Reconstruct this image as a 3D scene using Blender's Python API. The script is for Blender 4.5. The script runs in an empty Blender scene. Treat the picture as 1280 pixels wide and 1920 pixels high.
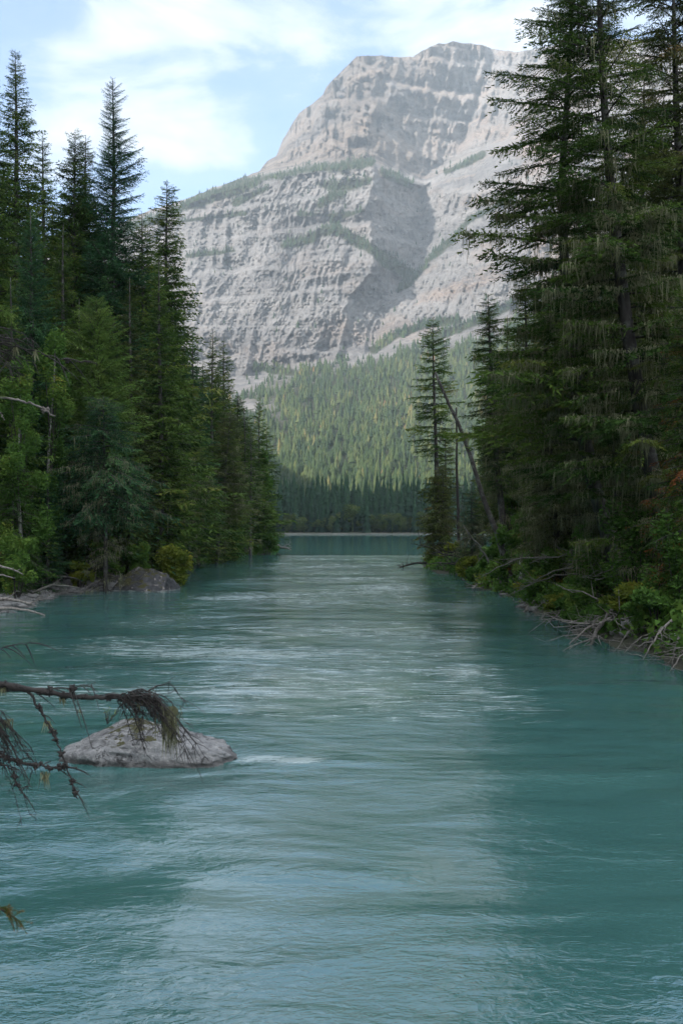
import bpy, math, random
import numpy as np
from mathutils import Vector

# ------------------------------------------------------------------ camera, sky, sun, exposure
SC = bpy.context.scene
COL = SC.collection
F = 1867.0            # focal length in photograph pixels
HY = 990.0            # row of the horizon
CAMH = 3.0
SUN_EL, SUN_BEHIND = 30.0, 33.0
HAZE = 0.00011

cam_d = bpy.data.cameras.new("camera")
cam = bpy.data.objects.new("camera", cam_d); COL.objects.link(cam)
cam.location = (0, 0, CAMH); cam.rotation_euler = (math.radians(90), 0, 0)
cam_d.sensor_fit = 'VERTICAL'; cam_d.sensor_height = 36.0
cam_d.lens = 36.0 * F / 1920.0
cam_d.shift_y = (HY - 960.0) / 1920.0
cam_d.clip_start = 0.05; cam_d.clip_end = 40000
cam_d.dof.use_dof = True; cam_d.dof.focus_distance = 14.0; cam_d.dof.aperture_fstop = 6.3
SC.camera = cam

el, az = math.radians(SUN_EL), math.radians(SUN_BEHIND)
TO_SUN = Vector((-math.cos(az) * math.cos(el), -math.sin(az) * math.cos(el), math.sin(el)))
sd = bpy.data.lights.new("sun", 'SUN'); sd.energy = 4.3; sd.angle = math.radians(0.5); sd.color = (1.0, 0.91, 0.83)
sun = bpy.data.objects.new("sun", sd); COL.objects.link(sun)
sun.rotation_euler = TO_SUN.to_track_quat('Z', 'Y').to_euler()

W = bpy.data.worlds.new("World"); SC.world = W; W.use_nodes = True
nt = W.node_tree; nt.nodes.clear()
def N(nt, t, **kw):
    n = nt.nodes.new(t)
    for k, v in kw.items():
        if k in n.inputs: n.inputs[k].default_value = v
        else: setattr(n, k, v)
    return n
def math_n(nt, op, a, b=None, c=None, clamp=False):
    n = nt.nodes.new('ShaderNodeMath'); n.operation = op; n.use_clamp = clamp
    for i, v in enumerate((a, b, c)):
        if v is None: continue
        if isinstance(v, (int, float)): n.inputs[i].default_value = v
        else: nt.links.new(v, n.inputs[i])
    return n.outputs[0]
def ramp(nt, fac, stops, interp='LINEAR'):
    r = nt.nodes.new('ShaderNodeValToRGB'); e = r.color_ramp.elements; r.color_ramp.interpolation = interp
    while len(e) < len(stops): e.new(0.5)
    for i, (p, c) in enumerate(stops):
        e[i].position = p; e[i].color = (c, c, c, 1) if isinstance(c, (int, float)) else (*c, 1)
    if fac is not None: nt.links.new(fac, r.inputs[0])
    return r.outputs[0]
def mix(nt, fac, a, b, mode='MIX'):
    m = nt.nodes.new('ShaderNodeMix'); m.data_type = 'RGBA'; m.blend_type = mode
    for i, v in ((0, fac), (6, a), (7, b)):
        if isinstance(v, (int, float)): m.inputs[i].default_value = v
        elif isinstance(v, tuple): m.inputs[i].default_value = (*v, 1)
        else: nt.links.new(v, m.inputs[i])
    return m.outputs[2]
def noise_n(nt, vec, scale, detail=4, rough=0.5, dist=0.0, dims='3D'):
    n = nt.nodes.new('ShaderNodeTexNoise'); n.noise_dimensions = dims
    n.inputs['Scale'].default_value = scale; n.inputs['Detail'].default_value = detail
    n.inputs['Roughness'].default_value = rough; n.inputs['Distortion'].default_value = dist
    if vec is not None: nt.links.new(vec, n.inputs['Vector'])
    return n.outputs[0]
def mapping(nt, vec, scale=(1, 1, 1), rot=(0, 0, 0), loc=(0, 0, 0)):
    m = nt.nodes.new('ShaderNodeMapping'); m.inputs['Scale'].default_value = scale
    m.inputs['Rotation'].default_value = rot; m.inputs['Location'].default_value = loc
    nt.links.new(vec, m.inputs['Vector']); return m.outputs[0]

sky = N(nt, 'ShaderNodeTexSky', sky_type='NISHITA', sun_disc=False)
sky.sun_elevation = el
sky.sun_rotation = math.atan2(TO_SUN.x, TO_SUN.y)
sky.altitude = 1000; sky.air_density = 1.0; sky.dust_density = 0.4; sky.ozone_density = 1.5
bg = N(nt, 'ShaderNodeBackground', Strength=0.14)
tc = N(nt, 'ShaderNodeTexCoord')
dirv = tc.outputs['Generated']
def pxdir(px, py):
    v = Vector(((px - 640) / F, 1.0, (HY - py) / F)); v.normalize(); return tuple(v)
cl = mapping(nt, dirv, scale=(1.0, 1.0, 2.6), rot=(0, 0.25, 0))
wisp = noise_n(nt, cl, 5.2, 7, 0.58, 0.7)
fine = noise_n(nt, cl, 17.0, 5, 0.55, 0.3)
warp = nt.nodes.new('ShaderNodeTexNoise'); warp.inputs['Scale'].default_value = 9.0; warp.inputs['Detail'].default_value = 4
nt.links.new(dirv, warp.inputs['Vector'])
wv = nt.nodes.new('ShaderNodeVectorMath'); wv.operation = 'MULTIPLY_ADD'
nt.links.new(warp.outputs['Color'], wv.inputs[0]); wv.inputs[1].default_value = (0.09, 0.0, 0.07); nt.links.new(dirv, wv.inputs[2])
acc = None
for (px, py, rad, amp) in [(250, 150, .095, .55), (315, 205, .05, .45), (100, 215, .07, .5), (20, 40, .14, .45), (560, 60, .16, .5), (900, 30, .12, .75),
                      (300, 60, .12, .42), (1150, -60, .25, .5), (400, 265, .05, .25), (60, 330, .1, .25), (430, 330, .07, .28),
                      (640, -300, .5, .25)]:
    d = nt.nodes.new('ShaderNodeVectorMath'); d.operation = 'DISTANCE'
    nt.links.new(wv.outputs[0], d.inputs[0])
    q = pxdir(px, py); d.inputs[1].default_value = (q[0] + .045, q[1], q[2] + .035)
    g = math_n(nt, 'MULTIPLY_ADD', d.outputs['Value'], -1.0 / rad, 1.0, clamp=True)
    g = math_n(nt, 'SMOOTH_MIN', g, 1.0, 0.3)
    g = math_n(nt, 'MULTIPLY', g, amp)
    acc = g if acc is None else math_n(nt, 'ADD', acc, g)
acc = math_n(nt, 'MINIMUM', math_n(nt, 'MULTIPLY', acc, 0.72), 0.62)
cov = math_n(nt, 'MULTIPLY_ADD', wisp, 1.6, -0.98)
cov = math_n(nt, 'ADD', cov, math_n(nt, 'MULTIPLY_ADD', fine, 0.35, -0.17))
cov = math_n(nt, 'ADD', cov, acc)
cov = ramp(nt, cov, [(0.0, 0.04), (0.25, 0.14), (0.45, 0.62), (0.68, 1.0)])
ccol = mix(nt, noise_n(nt, cl, 7.0, 3), (2.2, 2.4, 2.6), (2.75, 2.8, 2.86))
# unseen brighter cloud, added overhead and behind the camera to lift the foreground light
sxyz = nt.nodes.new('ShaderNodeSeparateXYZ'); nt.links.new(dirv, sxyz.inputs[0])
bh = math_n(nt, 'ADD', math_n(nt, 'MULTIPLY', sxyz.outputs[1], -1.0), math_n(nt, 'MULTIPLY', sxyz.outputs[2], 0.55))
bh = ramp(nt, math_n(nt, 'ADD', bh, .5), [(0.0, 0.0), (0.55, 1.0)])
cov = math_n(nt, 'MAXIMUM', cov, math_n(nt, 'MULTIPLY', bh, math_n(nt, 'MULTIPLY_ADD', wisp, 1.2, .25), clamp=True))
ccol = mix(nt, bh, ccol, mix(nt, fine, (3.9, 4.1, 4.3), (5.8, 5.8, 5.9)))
skyb = nt.nodes.new('ShaderNodeVectorMath'); skyb.operation = 'MULTIPLY'
nt.links.new(sky.outputs[0], skyb.inputs[0]); skyb.inputs[1].default_value = (.50, .62, .74)
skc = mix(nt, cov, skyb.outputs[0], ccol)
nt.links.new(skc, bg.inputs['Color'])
wo = N(nt, 'ShaderNodeOutputWorld'); nt.links.new(bg.outputs[0], wo.inputs['Surface'])

SC.view_settings.view_transform = 'Standard'; SC.view_settings.look = 'None'
SC.view_settings.gamma = 1.0; SC.view_settings.exposure = 1.68; SC.view_settings.use_curve_mapping = False
SC.render.engine = 'CYCLES'
cy = SC.cycles
cy.use_denoising = True
cy.max_bounces = 5; cy.diffuse_bounces = 2; cy.glossy_bounces = 2; cy.transmission_bounces = 2; cy.volume_bounces = 0; cy.transparent_max_bounces = 4
cy.caustics_reflective = False; cy.caustics_refractive = False
cy.sample_clamp_indirect = 4.0

# ------------------------------------------------------------------ helpers
def P(px, py, D): return np.array(((px - 640) / F * D, D, CAMH + (HY - py) / F * D))
def GP(px, py):
    D = CAMH * F / (py - HY); return ((px - 640) / F * D, D)

def _hash(ix, iy, iz, seed):
    h = (ix.astype(np.int64) * 374761393 + iy.astype(np.int64) * 668265263 + iz.astype(np.int64) * 2147483647 + seed * 1442695041) & 0xffffffff
    h = ((h ^ (h >> 13)) * 1274126177) & 0xffffffff
    h = h ^ (h >> 16)
    return (h & 0xffff) / 65535.0
def vnoise(x, y, z=None, seed=0):
    x = np.asarray(x, float); y = np.asarray(y, float)
    z = np.zeros_like(x) if z is None else np.asarray(z, float)
    x, y, z = np.broadcast_arrays(x, y, z)
    ix, iy, iz = np.floor(x), np.floor(y), np.floor(z)
    fx, fy, fz = x - ix, y - iy, z - iz
    ux, uy, uz = fx * fx * (3 - 2 * fx), fy * fy * (3 - 2 * fy), fz * fz * (3 - 2 * fz)
    r = 0
    for a in (0, 1):
        for b in (0, 1):
            for c in ((0, 1) if np.any(fz) else (0,)):
                r = r + _hash(ix + a, iy + b, iz + c, seed) * (ux if a else 1 - ux) * (uy if b else 1 - uy) * ((uz if c else 1 - uz))
    return r
def fbm(x, y, z=None, o=4, seed=0, ridged=False):
    s = 0; a = 1.0; t = 0
    for k in range(o):
        n = vnoise(np.asarray(x) * 2 ** k + 17.3 * k, np.asarray(y) * 2 ** k + 9.1 * k, None if z is None else np.asarray(z) * 2 ** k + 3.7 * k, seed + k)
        if ridged: n = 1 - np.abs(2 * n - 1)
        s = s + a * n; t += a; a *= 0.5
    return s / t
def sstep(a, b, x):
    t = np.clip((x - a) / (b - a), 0, 1); return t * t * (3 - 2 * t)

def new_mesh(name, V, T=None, Q=None, smooth=False, attrs=None):
    me = bpy.data.meshes.new(name)
    V = np.asarray(V, np.float32).reshape(-1, 3)
    nT = 0 if T is None else len(T); nQ = 0 if Q is None else len(Q)
    me.vertices.add(len(V)); me.vertices.foreach_set('co', V.ravel())
    loops = []
    if nT: loops.append(np.asarray(T, np.int32).ravel())
    if nQ: loops.append(np.asarray(Q, np.int32).ravel())
    L = np.concatenate(loops) if loops else np.zeros(0, np.int32)
    me.loops.add(len(L)); me.loops.foreach_set('vertex_index', L)
    me.polygons.add(nT + nQ)
    st = np.concatenate([np.arange(nT) * 3, nT * 3 + np.arange(nQ) * 4]).astype(np.int32)
    me.polygons.foreach_set('loop_start', st)
    if smooth: me.polygons.foreach_set('use_smooth', np.ones(nT + nQ, bool))
    for k, v in (attrs or {}).items():
        a = me.attributes.new(k, 'FLOAT', 'POINT'); a.data.foreach_set('value', np.asarray(v, np.float32).ravel())
    me.update(calc_edges=True); me.validate()
    return me
def add_obj(name, me, mat=None, parent=None, loc=None):
    o = bpy.data.objects.new(name, me); COL.objects.link(o)
    if mat is not None and not me.materials: me.materials.append(mat)
    if parent is not None: o.parent = parent
    if loc is not None: o.location = loc
    return o
def tag(o, label=None, cat=None, group=None, kind=None):
    if label: o['label'] = label
    if cat: o['category'] = cat
    if group: o['group'] = group
    if kind: o['kind'] = kind
    return o
def empty(name, loc=(0, 0, 0), label=None, cat=None, group=None):
    o = bpy.data.objects.new(name, None); COL.objects.link(o); o.location = loc
    o.empty_display_size = 0.3
    return tag(o, label, cat, group)
def grid_faces(nu, nv):
    i = np.arange(nu - 1)[:, None] * nv + np.arange(nv - 1)[None, :]
    i = i.ravel()
    return np.stack([i, i + 1, i + nv + 1, i + nv], 1)

class MB:                                   # collects tubes and triangles for one mesh
    def __init__(s): s.V = []; s.T = []; s.Q = []; s.A = []; s.n = 0
    def tube(s, pts, rad, k=6, cap=True, tint=0.5):
        pts = np.asarray(pts, float); n = len(pts); rad = np.broadcast_to(np.asarray(rad, float), (n,))
        d = np.gradient(pts, axis=0); d /= np.linalg.norm(d, axis=1)[:, None] + 1e-9
        ref = np.array([0, 0, 1.0]) if abs(d[0][2]) < 0.8 else np.array([1.0, 0, 0])
        u = np.cross(d, ref); u /= np.linalg.norm(u, axis=1)[:, None] + 1e-9
        w = np.cross(d, u)
        a = np.arange(k) / k * 2 * np.pi
        ring = pts[:, None] + rad[:, None, None] * (np.cos(a)[None, :, None] * u[:, None] + np.sin(a)[None, :, None] * w[:, None])
        base = s.n
        s.V.append(ring.reshape(-1, 3)); s.n += n * k
        i = np.arange(n - 1)[:, None] * k + np.arange(k)[None]; j = np.arange(n - 1)[:, None] * k + (np.arange(k)[None] + 1) % k
        s.Q.append(base + np.stack([i, j, j + k, i + k], -1).reshape(-1, 4))
        if cap:
            s.V.append(pts[[0, -1]]); 
            b = np.arange(k); c = (b + 1) % k
            s.T.append(base + np.stack([b * 0 + n * k, c, b], 1)); s.T.append(base + np.stack([b * 0 + n * k + 1, (n - 1) * k + b, (n - 1) * k + c], 1))
            s.n += 2; s.A.append(np.full(n * k + 2, tint))
        else: s.A.append(np.full(n * k, tint))
    def tris(s, tri, tint=0.5):             # tri (M,3,3)
        m = len(tri)
        if not m: return
        s.V.append(tri.reshape(-1, 3)); s.T.append(s.n + np.arange(m * 3).reshape(-1, 3)); s.n += m * 3
        tint = np.asarray(tint, float)
        s.A.append(np.full(m * 3, float(tint)) if tint.ndim == 0 else np.repeat(tint, 3))
    def mesh(s, name, smooth=False):
        V = np.concatenate(s.V) if s.V else np.zeros((0, 3))
        return new_mesh(name, V, np.concatenate(s.T) if s.T else None, np.concatenate(s.Q) if s.Q else None, smooth,
                        {'tint': np.concatenate(s.A)} if s.A else None)

# ------------------------------------------------------------------ materials
def new_mat(name):
    m = bpy.data.materials.new(name); m.use_nodes = True; nt = m.node_tree; nt.nodes.clear()
    out = nt.nodes.new('ShaderNodeOutputMaterial'); b = nt.nodes.new('ShaderNodeBsdfPrincipled')
    nt.links.new(b.outputs[0], out.inputs[0]); return m, nt, b, out
def attr_n(nt, name):
    a = nt.nodes.new('ShaderNodeAttribute'); a.attribute_name = name; return a.outputs['Fac']
def pos_n(nt):
    return nt.nodes.new('ShaderNodeNewGeometry').outputs['Position']
def obj_n(nt):
    return nt.nodes.new('ShaderNodeTexCoord').outputs['Object']
def leaf_mat(name, stops, transl=0.25, rough=0.7, clump=0.35, cscale=0.6):
    m, nt, b, out = new_mat(name)
    t = attr_n(nt, 'tint')
    rnd = nt.nodes.new('ShaderNodeObjectInfo').outputs['Random']
    n1 = noise_n(nt, pos_n(nt), cscale, 3)
    f = math_n(nt, 'ADD', t, math_n(nt, 'MULTIPLY_ADD', n1, clump * 2, -clump))
    f = math_n(nt, 'ADD', f, math_n(nt, 'MULTIPLY_ADD', rnd, 0.2, -0.1), clamp=True)
    c = ramp(nt, f, stops)
    nt.links.new(c, b.inputs['Base Color']); b.inputs['Roughness'].default_value = rough
    b.inputs['Specular IOR Level'].default_value = 0.06
    tr = nt.nodes.new('ShaderNodeBsdfTranslucent'); nt.links.new(c, tr.inputs[0])
    ms = nt.nodes.new('ShaderNodeMixShader'); ms.inputs[0].default_value = transl
    nt.links.new(b.outputs[0], ms.inputs[1]); nt.links.new(tr.outputs[0], ms.inputs[2]); nt.links.new(ms.outputs[0], out.inputs[0])
    return m
def bark_mat(name, c1, c2, scale=9, patch=None):
    m, nt, b, out = new_mat(name)
    v = mapping(nt, obj_n(nt), scale=(1, 1, 0.35))
    n = noise_n(nt, v, scale, 5, 0.65)
    c = mix(nt, ramp(nt, n, [(0.3, 0.0), (0.7, 1.0)]), c1, c2)
    if patch:
        n2 = noise_n(nt, obj_n(nt), 3.1, 4, 0.6)
        c = mix(nt, ramp(nt, n2, [(0.5, 0.0), (0.62, 0.8)]), c, patch)
    nt.links.new(c, b.inputs['Base Color']); b.inputs['Roughness'].default_value = 0.9
    bm = nt.nodes.new('ShaderNodeBump'); bm.inputs['Strength'].default_value = 0.6; bm.inputs['Distance'].default_value = 0.03
    nt.links.new(n, bm.inputs['Height']); nt.links.new(bm.outputs[0], b.inputs['Normal'])
    return m
M = {}
M['spruce'] = leaf_mat('spruce_needles', [(0.0, (.016, .034, .010)), (0.4, (.044, .088, .020)), (0.75, (.10, .155, .030)), (1.0, (.17, .18, .045))])
M['blue_spruce'] = leaf_mat('blue_green_needles', [(0.0, (.013, .038, .019)), (0.5, (.036, .096, .042)), (1.0, (.09, .17, .06))])
M['olive'] = leaf_mat('olive_needles', [(0.0, (.035, .048, .016)), (0.4, (.065, .092, .026)), (0.8, (.11, .13, .038)), (1.0, (.19, .11, .04))])
M['young'] = leaf_mat('young_green_needles', [(0.0, (.05, .10, .025)), (0.5, (.10, .18, .04)), (1.0, (.17, .24, .06))])
M['cedar'] = leaf_mat('cedar_sprays_with_dead_patches', [(0.0, (.018, .05, .012)), (0.5, (.05, .11, .018)), (0.72, (.09, .12, .025)), (0.8, (.21, .075, .028)), (1.0, (.26, .10, .04))], clump=.5, cscale=.9)
M['leaf'] = leaf_mat('broad_leaves', [(0.0, (.04, .09, .02)), (0.5, (.085, .17, .035)), (0.85, (.15, .23, .045)), (1.0, (.26, .24, .045))], transl=.35)
M['leaf_yellow'] = leaf_mat('yellowing_leaves', [(0.0, (.08, .12, .022)), (0.5, (.17, .21, .035)), (0.85, (.26, .26, .04)), (1.0, (.28, .14, .04))], transl=.35)
M['moss'] = leaf_mat('moss', [(0.0, (.03, .035, .008)), (0.5, (.075, .08, .014)), (1.0, (.13, .11, .03))], transl=.1)
M['lichen'] = leaf_mat('beard_lichen', [(0.0, (.11, .115, .07)), (0.5, (.20, .205, .12)), (1.0, (.33, .325, .20))], transl=.3, clump=.2)
M['far'] = leaf_mat('far_conifers', [(0.0, (.018, .036, .018)), (0.4, (.038, .062, .024)), (0.7, (.075, .095, .034)), (0.86, (.13, .12, .045)), (1.0, (.20, .11, .055))], transl=.15, clump=.25, cscale=.02)
M['shore'] = leaf_mat('shore_conifers', [(0.0, (.012, .03, .02)), (0.6, (.028, .06, .032)), (1.0, (.06, .09, .04))], transl=.1, clump=.15, cscale=.05)
M['bark'] = bark_mat('spruce_bark', (.022, .019, .018), (.07, .062, .057), 9, (.12, .125, .11))
M['bark_dark'] = bark_mat('dark_bark', (.014, .012, .011), (.05, .043, .04), 12)
M['pale_bark'] = bark_mat('pale_bark', (.12, .12, .10), (.30, .30, .27), 7, (.07, .065, .055))
M['deadwood'] = bark_mat('weathered_deadwood', (.09, .078, .07), (.30, .275, .25), 14)
M['greywood'] = bark_mat('grey_dead_twigs', (.06, .055, .05), (.19, .18, .16), 20)

def rock_mat(name, c1, c2, c3, moss=0.0, scale=2.0, band=None, lichen=0.0):
    m, nt, b, out = new_mat(name)
    p = obj_n(nt)
    n = noise_n(nt, p, scale, 7, 0.62, 0.4); n2 = noise_n(nt, p, scale * 5, 6, 0.7)
    c = mix(nt, ramp(nt, n, [(0.33, 0.0), (0.62, 1.0)]), c1, c2)
    c = mix(nt, ramp(nt, n2, [(0.5, 0.0), (0.68, 0.85)]), c, c3)
    vo = nt.nodes.new('ShaderNodeTexVoronoi'); vo.feature = 'DISTANCE_TO_EDGE'; vo.inputs['Scale'].default_value = scale * 0.7
    dn = nt.nodes.new('ShaderNodeTexNoise'); dn.inputs['Scale'].default_value = scale * 1.3; dn.inputs['Detail'].default_value = 6; nt.links.new(p, dn.inputs['Vector'])
    dv = nt.nodes.new('ShaderNodeVectorMath'); dv.operation = 'MULTIPLY_ADD'; nt.links.new(dn.outputs['Color'], dv.inputs[0]); dv.inputs[1].default_value = (.9, .9, .9); nt.links.new(p, dv.inputs[2])
    wv = mapping(nt, dv.outputs[0], scale=(1, 1, 1.9), rot=(.3, .5, .2)); nt.links.new(wv, vo.inputs['Vector'])
    crk = ramp(nt, math_n(nt, 'ADD', vo.outputs[0], math_n(nt, 'MULTIPLY_ADD', n2, .16, -.07)), [(0.0, 0.0), (0.035, 1.0)])
    crk = math_n(nt, 'MAXIMUM', crk, ramp(nt, noise_n(nt, p, scale * .8, 2), [(.46, 0.0), (.54, 1.0)]))
    c = mix(nt, crk, mix(nt, 0.7, c, (.03, .03, .03)), c)
    if lichen:
        n4 = noise_n(nt, p, scale * 2.3, 5, .6)
        c = mix(nt, ramp(nt, n4, [(0.60, 0.0), (0.64, lichen)], 'LINEAR'), c, (.42, .37, .34))
    if band is not None:
        sp = nt.nodes.new('ShaderNodeSeparateXYZ'); nt.links.new(p, sp.inputs[0])
        z = math_n(nt, 'ADD', sp.outputs[2], math_n(nt, 'MULTIPLY_ADD', n, .3, -.15))
        bf = ramp(nt, z, [(max(band - .02, 0), 1.0), (band + .02, 0.0)])
        c = mix(nt, bf, c, mix(nt, n2, (.20, .20, .20), (.32, .32, .31)))
    if band is None:
        sp = nt.nodes.new('ShaderNodeSeparateXYZ'); nt.links.new(pos_n(nt), sp.inputs[0])
        wet = ramp(nt, math_n(nt, 'ADD', sp.outputs[2], math_n(nt, 'MULTIPLY_ADD', n2, .05, -.025)), [(.035, .65), (.07, 0.0)])
        c = mix(nt, wet, c, (.035, .033, .03))
    if moss:
        g = nt.nodes.new('ShaderNodeNewGeometry'); sp = nt.nodes.new('ShaderNodeSeparateXYZ'); nt.links.new(g.outputs['Normal'], sp.inputs[0])
        so = nt.nodes.new('ShaderNodeSeparateXYZ'); nt.links.new(p, so.inputs[0])
        n3 = noise_n(nt, p, scale * 1.6, 6, .7)
        n3 = math_n(nt, 'MULTIPLY_ADD', n3, 2.0, -.5)
        f = math_n(nt, 'MULTIPLY', sp.outputs[2], math_n(nt, 'ADD', n3, math_n(nt, 'MULTIPLY_ADD', so.outputs[2], 1.6, -.5) if band is None else 0.1))
        f = ramp(nt, f, [(1 - moss, 0.0), (1 - moss + .06, 1.0)])
        mc = mix(nt, noise_n(nt, p, 14, 3), (.022, .024, .008), (.075, .070, .014))
        c = mix(nt, f, c, mc)
    nt.links.new(c, b.inputs['Base Color']); b.inputs['Roughness'].default_value = 0.85
    bm = nt.nodes.new('ShaderNodeBump'); bm.inputs['Strength'].default_value = 0.9; bm.inputs['Distance'].default_value = 0.14
    h = math_n(nt, 'ADD', math_n(nt, 'ADD', n, math_n(nt, 'MULTIPLY', n2, .4)), math_n(nt, 'MULTIPLY', crk, .5))
    nt.links.new(h, bm.inputs['Height']); nt.links.new(bm.outputs[0], b.inputs['Normal'])
    return m
M['river_rock'] = rock_mat('pale_river_boulder', (.085, .085, .09), (.24, .24, .24), (.38, .37, .36), moss=.40, scale=2.6)
M['dark_rock'] = rock_mat('dark_mossy_boulder', (.030, .03, .032), (.07, .07, .075), (.10, .10, .105), moss=.56, scale=1.6, band=.18, lichen=.6)
M['stone'] = rock_mat('shore_stone', (.10, .10, .10), (.22, .215, .21), (.3, .3, .29), scale=2.0)

# mountain rock
def mountain_mat():
    m, nt, b, out = new_mat('limestone')
    p = pos_n(nt)
    veg = attr_n(nt, 'veg'); up = attr_n(nt, 'upper'); warm = attr_n(nt, 'warm')
    st = mapping(nt, p, scale=(.0012, .0012, .022), rot=(0, math.radians(6), 0))
    strata = noise_n(nt, st, 1.0, 7, .6, .35)
    bl = noise_n(nt, p, .009, 8, .62, .3)
    fn = noise_n(nt, mapping(nt, p, scale=(1, 1, .4)), .07, 8, .74)
    streak = noise_n(nt, mapping(nt, p, scale=(.035, .035, .004)), 1.0, 6, .6, .5)
    c = mix(nt, ramp(nt, strata, [(.35, 0.0), (.65, 1.0)]), (.18, .18, .183), (.315, .308, .30))
    c = mix(nt, ramp(nt, bl, [(.42, 0.0), (.62, .75)]), c, (.35, .342, .335))
    wf = math_n(nt, 'MULTIPLY', ramp(nt, noise_n(nt, mapping(nt, p, scale=(.006, .006, .012)), 1.0, 6, .65, .6), [(.5, 0.0), (.66, 1.0)]), warm)
    c = mix(nt, math_n(nt, 'MULTIPLY', wf, .6), c, (.42, .31, .24))
    c = mix(nt, ramp(nt, streak, [(.52, 0.0), (.7, .55)]), c, (.15, .15, .155))
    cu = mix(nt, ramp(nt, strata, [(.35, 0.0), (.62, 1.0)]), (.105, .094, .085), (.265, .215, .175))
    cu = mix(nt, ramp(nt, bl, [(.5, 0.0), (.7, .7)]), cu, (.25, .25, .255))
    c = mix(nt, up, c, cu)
    c = mix(nt, ramp(nt, fn, [(.36, .6), (.48, 0.0)]), c, (.09, .09, .095))
    thin = noise_n(nt, mapping(nt, p, scale=(.004, .004, .09), rot=(0, math.radians(7), 0)), 1.0, 7, .75, 1.2)
    c = mix(nt, ramp(nt, thin, [(.54, 0.0), (.63, .45)]), c, (.11, .105, .105))
    c = mix(nt, ramp(nt, thin, [(.36, .4), (.44, 0.0)]), c, (.36, .33, .30))
    gr = mix(nt, noise_n(nt, p, .03, 5, .6), (.025, .035, .018), (.07, .08, .04))
    c = mix(nt, veg, c, gr)
    nt.links.new(c, b.inputs['Base Color']); b.inputs['Roughness'].default_value = .95; b.inputs['Specular IOR Level'].default_value = .1
    bm = nt.nodes.new('ShaderNodeBump'); bm.inputs['Strength'].default_value = 1.0; bm.inputs['Distance'].default_value = 26.0
    crk = noise_n(nt, mapping(nt, p, scale=(.05, .05, .05), rot=(.2, .7, 0)), 1.0, 8, .8, 1.5)
    nt.links.new(math_n(nt, 'ADD', math_n(nt, 'MULTIPLY', fn, .8), math_n(nt, 'ADD', bl, math_n(nt, 'MULTIPLY', crk, .6))), bm.inputs['Height']); nt.links.new(bm.outputs[0], b.inputs['Normal'])
    return m
M['mountain'] = mountain_mat()

def ground_mat():
    m, nt, b, out = new_mat('forest_floor')
    p = pos_n(nt); n = noise_n(nt, p, .8, 7, .65); n2 = noise_n(nt, p, 9.0, 5, .7)
    sh = attr_n(nt, 'shore')
    c = mix(nt, ramp(nt, n, [(.35, 0.0), (.65, 1.0)]), (.018, .016, .009), (.04, .05, .014))
    g = mix(nt, ramp(nt, n2, [(.3, 0.0), (.7, 1.0)]), (.075, .075, .072), (.22, .215, .20))
    c = mix(nt, sh, c, g)
    nt.links.new(c, b.inputs['Base Color']); b.inputs['Roughness'].default_value = .95
    bm = nt.nodes.new('ShaderNodeBump'); bm.inputs['Strength'].default_value = .9; bm.inputs['Distance'].default_value = .12
    nt.links.new(n2, bm.inputs['Height']); nt.links.new(bm.outputs[0], b.inputs['Normal'])
    return m
M['ground'] = ground_mat()
def far_ground_mat():
    m, nt, b, out = new_mat('wooded_hillside')
    p = pos_n(nt); n = noise_n(nt, p, .05, 8, .7)
    nt.links.new(mix(nt, n, (.012, .025, .012), (.06, .09, .035)), b.inputs['Base Color']); b.inputs['Roughness'].default_value = .95
    return m
M['hill'] = far_ground_mat()

# ------------------------------------------------------------------ shoreline, ground
SHORE_R = [(9.5, -40), (9, 0), (8.2, 12)] + [GP(1300, 1262), GP(1180, 1216), GP(1085, 1190), GP(1065, 1168), GP(1000, 1148), GP(965, 1124), GP(925, 1108), GP(900, 1105), GP(885, 1092), GP(860, 1078), GP(812, 1072)] + [(6.6, 80), (9.5, 90), (20, 105), (60, 130), (160, 190), (380, 300), (520, 400), (500, 462)]
SHORE_L = [(-500, 462), (-520, 380), (-330, 270), (-120, 180), (-40, 140), (-14, 130)] + [GP(522, 1036), GP(500, 1040), GP(455, 1044), GP(400, 1050), GP(345, 1060), GP(325, 1078), GP(300, 1098), GP(215, 1106), GP(120, 1113), GP(70, 1128), GP(0, 1150), GP(-120, 1165)] + [(-13.5, 22), (-12, 14), (-6.5, 8.5), (-3.0, 6.3), (-2.3, 4.8), (-2.3, 3.3), (-1.2, 1.9), (0.8, 1.4), (3, 1.0), (3.4, -6), (3.2, -40)]
POLY = np.array(SHORE_R + SHORE_L)
def water_dist(X, Y):                        # > 0 on land, < 0 in the water
    X = np.asarray(X, float); Y = np.asarray(Y, float)
    d = np.full(X.shape, 1e9); ins = np.zeros(X.shape, bool); n = len(POLY)
    for i in range(n):
        ax, ay = POLY[i]; bx, by = POLY[(i + 1) % n]
        ex, ey = bx - ax, by - ay
        t = np.clip(((X - ax) * ex + (Y - ay) * ey) / (ex * ex + ey * ey + 1e-9), 0, 1)
        d = np.minimum(d, np.hypot(X - ax - t * ex, Y - ay - t * ey))
        c = ((ay > Y) != (by > Y)) & (X < (bx - ax) * (Y - ay) / ((by - ay) if abs(by - ay) > 1e-9 else 1e-9) + ax)
        ins ^= c
    return np.where(ins, -d, d)
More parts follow.
